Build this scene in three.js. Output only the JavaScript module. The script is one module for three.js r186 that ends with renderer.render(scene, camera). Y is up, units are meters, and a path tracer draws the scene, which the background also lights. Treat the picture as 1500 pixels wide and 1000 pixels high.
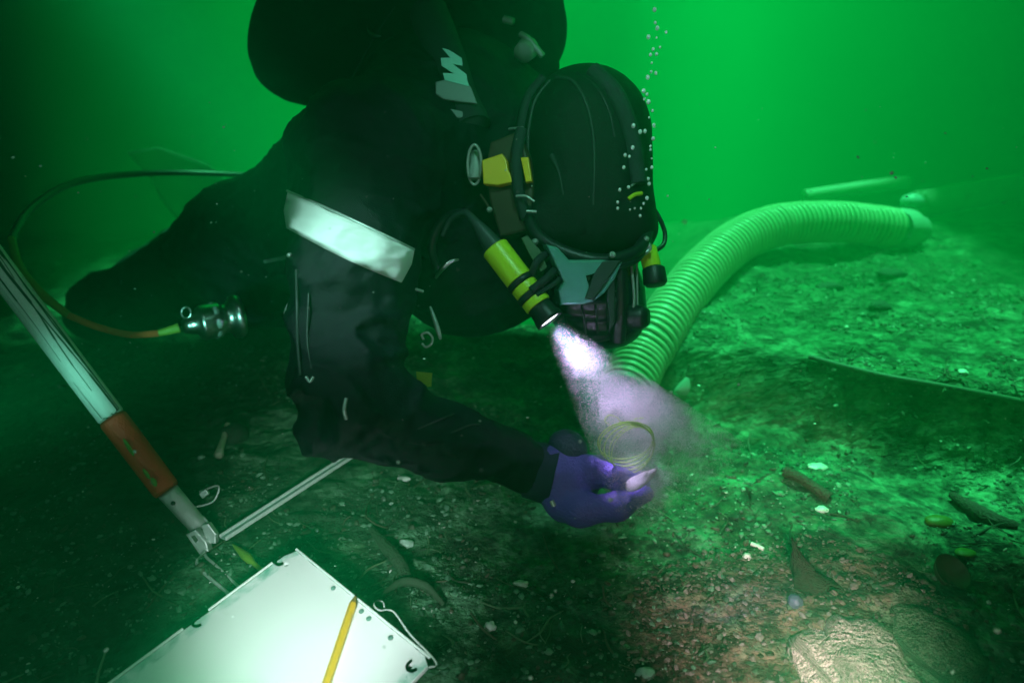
import * as THREE from 'three';
import { ImprovedNoise } from 'three/addons/math/ImprovedNoise.js';
import { mergeGeometries } from 'three/addons/utils/BufferGeometryUtils.js';
import { RoundedBoxGeometry } from 'three/addons/geometries/RoundedBoxGeometry.js';

// ---------------------------------------------------------------- camera, water, light
const V = (x, y, z) => new THREE.Vector3(x, y, z);
const scene = new THREE.Scene();
const F = 1072.25, EYE = 0.68, PITCH = -24 * Math.PI / 180;
const camera = new THREE.PerspectiveCamera(50, 1.5, 0.02, 120);
camera.position.set(0, EYE, 0);
camera.rotation.set(PITCH, 0, 0);
camera.focus = 0.95; camera.userData.fStop = 2.9;
camera.updateMatrixWorld();
const renderer = new THREE.WebGLRenderer({ antialias: true });
renderer.toneMapping = THREE.LinearToneMapping;
renderer.toneMappingExposure = 5.0;
renderer.shadowMap.enabled = true;

scene.fog = new THREE.FogExp2(new THREE.Color().setRGB(0.010, 0.95, 0.27), 0.335);   // turbid green water

{ // daylight that has come down through green water: an even dome, brighter overhead
  const W = 64, H = 32, d = new Float32Array(W * H * 4);
  for (let j = 0; j < H; j++) for (let i = 0; i < W; i++) {
    const up = Math.sin(((j + 0.5) / H - 0.5) * Math.PI), k = 0.05 + 0.95 * Math.max(0, up) ** 2, o = (j * W + i) * 4;
    d[o] = 0.10 * k; d[o + 1] = 1.0 * k; d[o + 2] = 0.48 * k; d[o + 3] = 1;
  }
  const t = new THREE.DataTexture(d, W, H, THREE.RGBAFormat, THREE.FloatType);
  t.mapping = THREE.EquirectangularReflectionMapping; t.needsUpdate = true;
  scene.background = t; scene.environment = t; scene.environmentIntensity = 0.04; scene.backgroundIntensity = 0.04;
}
const sun = new THREE.DirectionalLight(new THREE.Color().setRGB(0.10, 1.0, 0.38), 4.6);
sun.position.set(0.4, 6, -1.5).add(V(0.3, 0, -1.6)); sun.target.position.set(0.3, 0, -1.6);
sun.castShadow = true; sun.shadow.radius = 14; sun.shadow.mapSize.set(2048, 2048);
Object.assign(sun.shadow.camera, { left: -8, right: 8, top: 8, bottom: -8, near: 0.1, far: 20 });
scene.add(sun, sun.target);

// ---------------------------------------------------------------- helpers
let seed = 12345;
const rnd = () => { seed = (seed + 0x6d2b79f5) | 0; let t = Math.imul(seed ^ (seed >>> 15), 1 | seed); t = (t + Math.imul(t ^ (t >>> 7), 61 | t)) ^ t; return ((t ^ (t >>> 14)) >>> 0) / 4294967296; };
const rr = (a, b) => a + (b - a) * rnd();
Math.random = rnd;
const perlin = new ImprovedNoise();
const nz = (x, y, z) => perlin.noise(x + 131.7, y + 57.3, z + 91.1);
const fbm = (x, y, z, o = 4) => { let s = 0, a = 0.5; for (let i = 0; i < o; i++) { s += a * nz(x, y, z); x = x * 2.03 + 7.1; y = y * 2.03 + 3.7; z = z * 2.03 + 1.9; a *= 0.5; } return s; };
const sst = (a, b, x) => { const t = Math.min(1, Math.max(0, (x - a) / (b - a))); return t * t * (3 - 2 * t); };
const lerp = (a, b, t) => a + (b - a) * t;
// a point of the photograph at a given depth along the lens axis -> the place in the world
const P = (px, py, d) => V((px - 750) / F * d, -(py - 500) / F * d, -d).applyMatrix4(camera.matrixWorld);

const used = {};
function numbered(n) { const k = used[n] = (used[n] ?? -1) + 1; return k ? n + '_' + String(k).padStart(3, '0') : n; }
function tag(o, label, category, group, kind) {
  if (label) o.userData.label = label; if (category) o.userData.category = category;
  if (group) o.userData.group = group; if (kind) o.userData.kind = kind; return o;
}
function shadows(o) { o.castShadow = true; o.receiveShadow = true; return o; }
function thing(name, label, category, at = V(0, 0, 0), group) {
  const o = new THREE.Group(); o.name = numbered(name); o.position.copy(at); scene.add(o); return tag(o, label, category, group);
}
// geometry is given in world coordinates; a part is stored relative to its thing
function part(name, geo, mat, parent, label) {
  const m = shadows(new THREE.Mesh(geo, mat)); m.name = name;
  let off = V(0, 0, 0); for (let p = parent; p; p = p.parent) off.add(p.position);
  geo.translate(-off.x, -off.y, -off.z);
  parent.add(m); if (label) m.userData.label = label; return m;
}
function solo(name, geo, mat, label, category, group, kind) {
  geo.computeBoundingBox(); const c = V(); geo.boundingBox.getCenter(c); c.y = geo.boundingBox.min.y;
  geo.translate(-c.x, -c.y, -c.z);
  const m = shadows(new THREE.Mesh(geo, mat)); m.name = numbered(name); m.position.copy(c); scene.add(m);
  return tag(m, label, category, group, kind);
}
const merge = (...g) => mergeGeometries(g.flat().map((x) => { const y = x.index ? x.toNonIndexed() : x; for (const k of Object.keys(y.attributes)) if (!['position', 'normal', 'uv'].includes(k)) y.deleteAttribute(k); if (!y.attributes.uv) boxUV(y); return y; }));
function boxUV(g, s = 1) {
  const p = g.attributes.position, n = g.attributes.normal, uv = new Float32Array(p.count * 2);
  for (let i = 0; i < p.count; i++) {
    const ax = Math.abs(n.getX(i)), ay = Math.abs(n.getY(i)), az = Math.abs(n.getZ(i));
    const [u, v] = ax > ay && ax > az ? [p.getZ(i), p.getY(i)] : ay > az ? [p.getX(i), p.getZ(i)] : [p.getX(i), p.getY(i)];
    uv[i * 2] = u / s; uv[i * 2 + 1] = v / s;
  }
  g.setAttribute('uv', new THREE.BufferAttribute(uv, 2)); return g;
}
// a swept tube through points with a radius at each
function sweep(pts, radii, seg = 10, steps = 0, closed = false) {
  const c = new THREE.CatmullRomCurve3(pts, closed, 'centripetal'), n = steps || Math.max(6, pts.length * 6), fr = c.computeFrenetFrames(n, closed);
  const R = (t) => { if (!Array.isArray(radii)) return radii; const x = t * (radii.length - 1), i = Math.min(radii.length - 2, Math.floor(x)); return lerp(radii[i], radii[i + 1], x - i); };
  const pos = [], nor = [], uv = [], idx = [], L = c.getLength(), lens = 2 * Math.PI * R(0.5);
  for (let i = 0; i <= n; i++) {
    const t = i / n, q = c.getPoint(t), r = R(t);
    for (let j = 0; j <= seg; j++) {
      const a = j / seg * 2 * Math.PI, d = fr.normals[i].clone().multiplyScalar(Math.cos(a)).addScaledVector(fr.binormals[i], Math.sin(a));
      pos.push(q.x + d.x * r, q.y + d.y * r, q.z + d.z * r); nor.push(d.x, d.y, d.z); uv.push(t * L, j / seg * lens);
    }
  }
  for (let i = 0; i < n; i++) for (let j = 0; j < seg; j++) { const a = i * (seg + 1) + j, b = a + seg + 1; idx.push(a, a + 1, b, b, a + 1, b + 1); }
  if (!closed) for (const [i, f] of [[0, 0], [n, 1]]) {
    const q = c.getPoint(f), t = c.getTangent(f).multiplyScalar(f ? 1 : -1), k = pos.length / 3; pos.push(q.x, q.y, q.z); nor.push(t.x, t.y, t.z); uv.push(f * L, 0);
    for (let j = 0; j < seg; j++) { const a = i * (seg + 1) + j; f ? idx.push(a, a + 1, k) : idx.push(a + 1, a, k); }
  }
  const g = new THREE.BufferGeometry();
  g.setAttribute('position', new THREE.Float32BufferAttribute(pos, 3)); g.setAttribute('normal', new THREE.Float32BufferAttribute(nor, 3)); g.setAttribute('uv', new THREE.Float32BufferAttribute(uv, 2)); g.setIndex(idx);
  return g;
}
// turned profile [[radius, along], ...] placed from a to b (along runs 0..1)
function turned(prof, a, b, seg = 24) {
  const L = a.distanceTo(b), g = new THREE.LatheGeometry(prof.map(([r, t]) => new THREE.Vector2(Math.max(r, 1e-5), t * L)), seg);
  g.applyQuaternion(new THREE.Quaternion().setFromUnitVectors(V(0, 1, 0), b.clone().sub(a).normalize())); g.translate(a.x, a.y, a.z); return g;
}
const frame = (x, y, z, o) => new THREE.Matrix4().makeBasis(x, y, z).setPosition(o);
// a flat outline (photo pixels, at a depth) with real thickness, rounded edges
function plate(px, d, thick, holes = [], bevel = 0.002, tilt = [0, 0]) {
  const c = px.reduce((s, [x, y]) => [s[0] + x / px.length, s[1] + y / px.length], [0, 0]), k = d / F;
  const sh = (l, S) => { const s = new S(); l.forEach(([x, y], i) => s[i ? 'lineTo' : 'moveTo']((x - c[0]) * k, -(y - c[1]) * k)); return s; };
  const s = sh(px, THREE.Shape); s.holes = holes.map((h) => sh(h, THREE.Path));
  const g = new THREE.ExtrudeGeometry(s, { depth: thick, bevelEnabled: true, bevelSize: bevel, bevelThickness: bevel, bevelSegments: 2, curveSegments: 6 });
  g.rotateX(tilt[0]); g.rotateY(tilt[1]);
  g.applyQuaternion(camera.quaternion); const q = P(c[0], c[1], d); g.translate(q.x, q.y, q.z); return g;
}
const dots = (x) => new THREE.IcosahedronGeometry(x, 2);

// ---- signed distance fields meshed with surface nets
const smin = (a, b, k) => { const h = Math.max(k - Math.abs(a - b), 0) / k; return Math.min(a, b) - h * h * k * 0.25; };
function cap(a, b, ra, rb) {
  const bx = b.x - a.x, by = b.y - a.y, bz = b.z - a.z, bb = bx * bx + by * by + bz * bz || 1e-9;
  return (x, y, z) => { const px = x - a.x, py = y - a.y, pz = z - a.z; let h = (px * bx + py * by + pz * bz) / bb; h = h < 0 ? 0 : h > 1 ? 1 : h; const dx = px - bx * h, dy = py - by * h, dz = pz - bz * h; return Math.sqrt(dx * dx + dy * dy + dz * dz) - (ra + (rb - ra) * h); };
}
function ell(c, r, q) { // ellipsoid, turned by quaternion q
  const qi = (q ?? new THREE.Quaternion()).clone().invert(), v = V(), m = Math.min(r.x, r.y, r.z);
  return (x, y, z) => { v.set(x - c.x, y - c.y, z - c.z).applyQuaternion(qi); const k = Math.sqrt((v.x / r.x) ** 2 + (v.y / r.y) ** 2 + (v.z / r.z) ** 2); const k2 = Math.sqrt((v.x / (r.x * r.x)) ** 2 + (v.y / (r.y * r.y)) ** 2 + (v.z / (r.z * r.z)) ** 2); return k < 1e-6 ? -m : k * (k - 1) / k2; };
}
function nets(f, lo, hi, h) {
  const nx = Math.ceil((hi.x - lo.x) / h) + 1, ny = Math.ceil((hi.y - lo.y) / h) + 1, nz_ = Math.ceil((hi.z - lo.z) / h) + 1, val = new Float32Array(nx * ny * nz_);
  // coarse pass: skip blocks far from the surface
  const B = 4; val.fill(1);
  for (let k = 0; k < nz_; k += B) for (let j = 0; j < ny; j += B) for (let i = 0; i < nx; i += B) {
    const c = f(lo.x + (i + B / 2) * h, lo.y + (j + B / 2) * h, lo.z + (k + B / 2) * h), far = Math.abs(c) > h * B * 1.6 + 0.02;
    for (let z = k; z < Math.min(nz_, k + B); z++) for (let y = j; y < Math.min(ny, j + B); y++) for (let x = i; x < Math.min(nx, i + B); x++)
      val[x + nx * (y + ny * z)] = far ? c : f(lo.x + x * h, lo.y + y * h, lo.z + z * h);
  }
  const id = new Int32Array(nx * ny * nz_).fill(-1), pos = [], idx = [], at = (x, y, z) => x + nx * (y + ny * z);
  const E = [[0, 1], [0, 2], [0, 4], [1, 3], [1, 5], [2, 3], [2, 6], [3, 7], [4, 5], [4, 6], [5, 7], [6, 7]], g = new Float32Array(8);
  for (let z = 0; z < nz_ - 1; z++) for (let y = 0; y < ny - 1; y++) for (let x = 0; x < nx - 1; x++) {
    let m = 0; for (let c = 0; c < 8; c++) { g[c] = val[at(x + (c & 1), y + ((c >> 1) & 1), z + (c >> 2))]; if (g[c] < 0) m |= 1 << c; }
    if (m === 0 || m === 255) continue;
    let sx = 0, sy = 0, sz = 0, n = 0;
    for (const [a, b] of E) { if ((g[a] < 0) === (g[b] < 0)) continue; const t = g[a] / (g[a] - g[b]); sx += (a & 1) + ((b & 1) - (a & 1)) * t; sy += ((a >> 1) & 1) + (((b >> 1) & 1) - ((a >> 1) & 1)) * t; sz += (a >> 2) + ((b >> 2) - (a >> 2)) * t; n++; }
    id[at(x, y, z)] = pos.length / 3; pos.push(lo.x + (x + sx / n) * h, lo.y + (y + sy / n) * h, lo.z + (z + sz / n) * h);
  }
  for (let z = 1; z < nz_ - 1; z++) for (let y = 1; y < ny - 1; y++) for (let x = 1; x < nx - 1; x++) {
    const s = val[at(x, y, z)] < 0;
    for (const [dx, dy, dz, q] of [[1, 0, 0, [[0, 0, 0], [0, -1, 0], [0, -1, -1], [0, 0, -1]]], [0, 1, 0, [[0, 0, 0], [0, 0, -1], [-1, 0, -1], [-1, 0, 0]]], [0, 0, 1, [[0, 0, 0], [-1, 0, 0], [-1, -1, 0], [0, -1, 0]]]]) {
      if ((val[at(x + dx, y + dy, z + dz)] < 0) === s) continue;
      const [a, b, c, d] = q.map(([i, j, k]) => id[at(x + i, y + j, z + k)]); if (Math.min(a, b, c, d) < 0) continue;
      if (s) idx.push(a, b, c, a, c, d); else idx.push(a, c, b, a, d, c);
    }
  }
  const nor = new Float32Array(pos.length), e = h * 0.5;
  for (let i = 0; i < pos.length; i += 3) {
    const [x, y, z] = [pos[i], pos[i + 1], pos[i + 2]], v = V(f(x + e, y, z) - f(x - e, y, z), f(x, y + e, z) - f(x, y - e, z), f(x, y, z + e) - f(x, y, z - e)).normalize();
    nor[i] = v.x; nor[i + 1] = v.y; nor[i + 2] = v.z;
  }
  const geo = new THREE.BufferGeometry(); geo.setAttribute('position', new THREE.Float32BufferAttribute(pos, 3)); geo.setAttribute('normal', new THREE.BufferAttribute(nor, 3)); geo.setIndex(idx);
  const flat = geo.toNonIndexed(), p = flat.attributes.position, n = flat.attributes.normal, uv = new Float32Array(p.count * 2);
  for (let i = 0; i < p.count; i += 3) {   // each face is mapped from the side it faces, so no face is stretched
    let ax = 0, ay = 0, az = 0; for (let k = i; k < i + 3; k++) { ax += n.getX(k); ay += n.getY(k); az += n.getZ(k); } ax = Math.abs(ax); ay = Math.abs(ay); az = Math.abs(az);
    for (let k = i; k < i + 3; k++) { const [u, v] = ax > ay && ax > az ? [p.getZ(k), p.getY(k)] : ay > az ? [p.getX(k), p.getZ(k)] : [p.getX(k), p.getY(k)]; uv[k * 2] = u; uv[k * 2 + 1] = v; }
  }
  flat.setAttribute('uv', new THREE.BufferAttribute(uv, 2)); return flat;
}

// ---------------------------------------------------------------- materials (real base colours)
function noiseTex(n, fn, srgb = false) {
  const d = new Uint8Array(n * n * 4);
  for (let j = 0; j < n; j++) for (let i = 0; i < n; i++) { const c = fn(i / n, j / n, i, j), o = (j * n + i) * 4; for (let k = 0; k < 3; k++) d[o + k] = Math.max(0, Math.min(255, (Array.isArray(c) ? c[k] : c) * 255)); d[o + 3] = 255; }
  const t = new THREE.DataTexture(d, n, n); t.wrapS = t.wrapT = THREE.RepeatWrapping; t.magFilter = THREE.LinearFilter; t.minFilter = THREE.LinearMipmapLinearFilter; t.generateMipmaps = true;
  if (srgb) t.colorSpace = THREE.SRGBColorSpace; t.needsUpdate = true; return t;
}
// tileable noise: perlin on a torus-like blend
const tn = (u, v, f, z = 0) => { const a = nz(u * f, v * f, z), b = nz((u - 1) * f, v * f, z), c = nz(u * f, (v - 1) * f, z), d = nz((u - 1) * f, (v - 1) * f, z); return lerp(lerp(a, b, u), lerp(c, d, u), v) * 1.35; };
const tf = (u, v, f, o, z = 0) => { let s = 0, a = 0.5; for (let i = 0; i < o; i++) { s += a * tn(u, v, f, z + i * 3.7); f *= 2; a *= 0.55; } return s; };
const rep = (t, s) => { const c = t.clone(); c.repeat.set(s, s); c.needsUpdate = true; return c; };
const grainTex = noiseTex(512, (u, v) => 0.5 + 0.9 * tf(u, v, 24, 4));
const weave = noiseTex(256, (u, v, i, j) => 0.5 + 0.22 * Math.sin(u * Math.PI * 2 * 32) * Math.sin(v * Math.PI * 2 * 32) + 0.5 * tf(u, v, 16, 3));
const mat = (r, g, b, rough = 0.7, o = {}) => new THREE.MeshPhysicalMaterial({ color: new THREE.Color().setRGB(r, g, b), roughness: rough, ...o });
const M = {
  suit: mat(0.0030, 0.0044, 0.0100, 0.52, { specularIntensity: 0.45, bumpMap: rep(weave, 14), bumpScale: 0.0012 }),
  hood: mat(0.0045, 0.006, 0.008, 0.55, { specularIntensity: 0.6, bumpMap: rep(weave, 18), bumpScale: 0.001 }),
  seam: mat(0.02, 0.034, 0.032, 0.55),
  wing: mat(0.006, 0.007, 0.009, 0.8, { specularIntensity: 0.3, bumpMap: rep(weave, 9), bumpScale: 0.002 }),
  rubber: mat(0.012, 0.016, 0.02, 0.42),
  web: mat(0.02, 0.03, 0.035, 0.65, { bumpMap: rep(weave, 20), bumpScale: 0.001 }),
  glove: mat(0.11, 0.055, 0.40, 0.5, { bumpMap: rep(grainTex, 12), bumpScale: 0.0012 }),
  cuff: mat(0.022, 0.022, 0.07, 0.6, { bumpMap: rep(grainTex, 12), bumpScale: 0.001 }),
  steel: mat(0.62, 0.66, 0.64, 0.28, { metalness: 1 }),
  zinc: mat(0.50, 0.58, 0.54, 0.45, { metalness: 0.55, bumpMap: rep(grainTex, 10), bumpScale: 0.0004 }),
  band: mat(0.86, 0.88, 0.86, 0.4, { bumpMap: rep(weave, 40), bumpScale: 0.0004 }),
  print: mat(0.34, 0.88, 0.70, 0.6),
  yellow: mat(0.92, 0.62, 0.02, 0.4),
  lime: mat(0.62, 0.86, 0.03, 0.38),
  plastic: mat(0.10, 0.34, 0.27, 0.35),
  brown: mat(0.055, 0.035, 0.022, 0.6),
  glass: mat(0.012, 0.012, 0.03, 0.08),
};

// ---------------------------------------------------------------- seabed
const bankEdge = (x) => -1.06 - 0.34 * sst(0.75, 0.1, x) + 0.14 * Math.max(0, x - 0.6);
function gh(x, z) {
  let y = 0.030 * fbm(x * 2.1, 3.3, z * 2.1, 3) * 2 + 0.016 * fbm(x * 9, 8.1, z * 9, 3) * 1.6;
  const ridged = 1 - Math.abs(nz(x * 14, 1.2, z * 14)) * 2; y += 0.006 * ridged * ridged;
  if (x > -1.1 && x < 1.3 && z > -2.3) { const r2 = 1 - Math.abs(nz(x * 34, 5.2, z * 34)) * 2.2; y += 0.0032 * r2 * Math.abs(r2) * (0.5 + nz(x * 5, 2, z * 5)) + 0.0045 * fbm(x * 42, 6, z * 42, 2); }
  // excavation bank behind the near bed on the right
  const w = sst(0.15, 0.45, x), e = bankEdge(x) + 0.04 * fbm(x * 5, 0, 2, 3);
  y += w * 0.12 * sst(0.015, -0.055, z - e) ; const sh = sst(-0.5, -0.1, x) * (1 - sst(0.3, 0.85, x));
  y -= (0.27 + 0.2 * sh) * Math.max(0, -2.15 + 0.45 * sh - z + 0.25 * fbm(x * 0.9, 4, 4, 2));
  y -= w * 0.03 * Math.exp(-(((z - e - 0.07) / 0.09) ** 2));
  y += 0.035 * Math.exp(-(((x - 0.42) / 0.13) ** 2 + ((z + 0.66) / 0.12) ** 2));   // hump of silt round the pale rock
  return y - 0.01;
}
function G(px, py, lift = 0) { // where the line of sight through a photo point meets the bed
  let d = 0.4; for (; d < 9; d += 0.004) { const q = P(px, py, d); if (q.y <= gh(q.x, q.z) + lift) return q; } return P(px, py, d);
}
{
  const axis = (a, b, n, lo, hi) => { const s = []; let st = (b - a) / n, x = a; const left = []; while (x > lo) { st *= 1.12; x -= st; left.push(x); } s.push(...left.reverse()); for (let i = 0; i <= n; i++) s.push(a + (b - a) * i / n); st = (b - a) / n; x = b; while (x < hi) { st *= 1.12; x += st; s.push(x); } return s; };
  const xs = axis(-0.95, 1.15, 430, -40, 40), zs = axis(-2.1, -0.36, 350, -45, 8), nx = xs.length, nzz = zs.length;
  const pos = new Float32Array(nx * nzz * 3), col = new Float32Array(nx * nzz * 3), uv = new Float32Array(nx * nzz * 2), idx = [];
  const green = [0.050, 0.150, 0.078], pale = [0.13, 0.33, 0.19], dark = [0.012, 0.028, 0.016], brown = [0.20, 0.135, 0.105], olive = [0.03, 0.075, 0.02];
  for (let j = 0; j < nzz; j++) for (let i = 0; i < nx; i++) {
    const x = xs[i], z = zs[j], k = j * nx + i;
    pos.set([x, gh(x, z), z], k * 3); uv.set([x / 0.7, (z - gh(x, z)) / 0.7], k * 2);
    const a = fbm(x * 2.6, 11, z * 2.6, 4) * 2, b = fbm(x * 8, 31, z * 8, 4) * 2, c = fbm(x * 30, 51, z * 30, 3) * 2;
    let m = green.slice(); const mix = (q, t) => { for (let h = 0; h < 3; h++) m[h] = lerp(m[h], q[h], t); };
    mix(olive, sst(0.0, 0.5, b - a * 0.5) * 0.8);
    mix(pale, sst(0.05, 0.6, a * 0.6 + b * 0.7 + 0.35 * sst(0.15, 0.6, x)) * 0.85);
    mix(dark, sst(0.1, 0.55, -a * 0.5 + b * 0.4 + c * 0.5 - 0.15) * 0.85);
    mix(dark, 0.8 * sst(-0.05, -0.45, x + 0.35 * b) * sst(-1.25, -0.9, z + 0.1 * b));   // darker colour at the lower left
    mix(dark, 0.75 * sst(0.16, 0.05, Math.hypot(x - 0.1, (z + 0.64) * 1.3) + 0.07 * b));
    mix(brown, sst(0.21, 0.13, Math.hypot(x - 0.335, (z + 0.66) * 1.2) + 0.08 * b + 0.03 * c));   // lamplit pool round the rock, painted in as brown
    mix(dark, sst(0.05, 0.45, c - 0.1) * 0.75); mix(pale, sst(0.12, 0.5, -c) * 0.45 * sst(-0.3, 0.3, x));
    mix([0.026, 0.16, 0.07], 0.75 * sst(0.15, 0.45, x) * sst(0.0, -0.08, z - bankEdge(x) + 0.06 * b) * sst(-0.5, 0.2, b + c));   // greener colour on the undug bank
    mix(pale, 0.75 * sst(0.17, 0.05, Math.hypot(x + 0.13, z + 0.74) + 0.10 * b + 0.04 * c)); mix(pale, 0.7 * sst(0.16, 0.06, Math.hypot(x + 0.40, (z + 1.13) * 1.1) + 0.09 * b + 0.03 * c));   // light on the silt by the slate and behind the pole, painted paler
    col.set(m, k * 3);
  }
  for (let j = 0; j < nzz - 1; j++) for (let i = 0; i < nx - 1; i++) { const a = j * nx + i; idx.push(a, a + nx, a + 1, a + 1, a + nx, a + nx + 1); }
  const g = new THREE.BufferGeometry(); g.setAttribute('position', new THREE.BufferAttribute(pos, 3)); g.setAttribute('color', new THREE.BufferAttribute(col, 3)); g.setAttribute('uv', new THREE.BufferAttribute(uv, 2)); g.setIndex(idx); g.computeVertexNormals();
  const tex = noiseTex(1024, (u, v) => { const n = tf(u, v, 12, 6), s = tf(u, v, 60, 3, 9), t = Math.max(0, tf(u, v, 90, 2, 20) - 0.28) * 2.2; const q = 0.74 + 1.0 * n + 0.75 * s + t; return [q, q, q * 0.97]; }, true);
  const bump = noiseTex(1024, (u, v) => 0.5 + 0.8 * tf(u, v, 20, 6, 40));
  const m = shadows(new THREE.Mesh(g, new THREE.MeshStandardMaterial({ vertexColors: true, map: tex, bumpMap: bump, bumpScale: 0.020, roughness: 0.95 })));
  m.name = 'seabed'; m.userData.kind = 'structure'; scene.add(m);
}

// ---------------------------------------------------------------- added overhead slabs, unseen, placed to shade the near water
{
  const wood = mat(0.12, 0.10, 0.07, 0.8), y = 1.35;
  const raft = thing('added_shade_raft', 'added unseen raft above the diver, put there to shade the near water', 'raft', V(0, y, 0.6));
  const slab = (x0, x1, z0, z1, t = 0.12) => { const g = new RoundedBoxGeometry(x1 - x0, t, z1 - z0, 2, 0.02); g.translate((x0 + x1) / 2, y + t / 2, (z0 + z1) / 2); return g; };
  part('shade_deck', slab(-12, 0.30, -2.0, 5), wood, raft);
  part('shade_deck', slab(0.302, 12, -1.17, 5), wood, raft);
  part('shade_deck', slab(-12, -1.12, -12, -2.002), wood, raft);
  part('shade_deck', slab(1.35, 12, -12, -1.172), wood, raft);
  part('shade_deck', slab(-1.118, 1.348, -12, -4.6), wood, raft);
}
// added lamp outside the frame, standing in for lights carried beside the camera
function addedLamp(name, label, at, to, color, power, deg, blend, size) {
  const d = to.clone().sub(at).normalize(), back = at.clone().addScaledVector(d, -0.10), t = thing(name, label, 'added lamp', at.clone());
  part('housing', turned([[0, 0], [0.02, 0], [0.025, 0.15], [0.03, 0.6], [0.05, 0.8], [0.05, 1], [0.044, 1], [0.04, 0.9]], back, at), M.rubber, t);
  const g = new THREE.CircleGeometry(0.04, 24); g.applyQuaternion(new THREE.Quaternion().setFromUnitVectors(V(0, 0, 1), d)); const c = at.clone().addScaledVector(d, -0.008); g.translate(c.x, c.y, c.z);
  part('lamp_lens', g, new THREE.MeshStandardMaterial({ color: 0x222222, emissive: new THREE.Color().setRGB(...color), emissiveIntensity: 4 }), t);
  const s = new THREE.SpotLight(new THREE.Color().setRGB(...color), power, 0, deg * Math.PI / 180, blend);
  s.position.copy(d).multiplyScalar(0.006); s.target.position.copy(d); s.castShadow = true; s.shadow.radius = size; t.add(s, s.target);
}
addedLamp('added_lamp', 'added lamp just below the camera, put there to light the white slate', V(-0.17, 0.35, -0.17), V(-0.225, 0.04, -0.73), [0.88, 1.0, 1.0], 0.48, 20, 1, 2);
addedLamp('added_lamp', 'added unseen lamp at the upper left to brighten the white armband', V(-0.38, 0.84, -0.60), V(-0.20, 0.42, -0.80), [0.50, 1.0, 0.86], 0.38, 13.5, 0.8, 2);
addedLamp('added_lamp', 'added unseen lamp at the far left to light the red and white pole', V(-0.56, 0.40, -0.30), V(-0.52, 0.26, -0.90), [0.26, 1.0, 0.78], 0.42, 10, 1, 2);
addedLamp('added_lamp', 'added unseen lamp above the diver to light the hood and bubbles', V(0.11, 0.90, -0.62), V(0.11, 0.48, -0.95), [0.34, 1.0, 0.76], 0.088, 38, 0.9, 2);
addedLamp('added_lamp', 'added unseen lamp low at the right to light the pale rock', V(0.20, 0.34, -0.20), V(0.335, 0.0, -0.73), [1.0, 0.77, 0.74], 0.62, 19, 1, 2);

// ---------------------------------------------------------------- diver
const J = {
  crown: P(856, 200, 1.06), face: P(862, 290, 1.04), neckA: P(815, 235, 1.10), neckB: P(700, 200, 1.16),
  chest: P(690, 330, 1.17), chestUp: P(650, 190, 1.19), back: P(540, 290, 1.36), hip: P(370, 372, 1.52),
  knee: P(150, 452, 1.66), ankle: P(270, 345, 2.12), hipL: P(450, 395, 1.70), kneeL: P(330, 450, 1.86), ankleL: P(420, 370, 2.25),
  shoulder: P(547, 238, 1.01), upper: P(517, 400, 0.94), elbow: P(512, 592, 0.87), fore: P(650, 648, 0.885), wrist: P(795, 692, 0.92),
  shoulderL: P(825, 205, 1.26), elbowL: P(800, 410, 1.34), wristL: P(705, 425, 1.26),
};
let bodyField;
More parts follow.
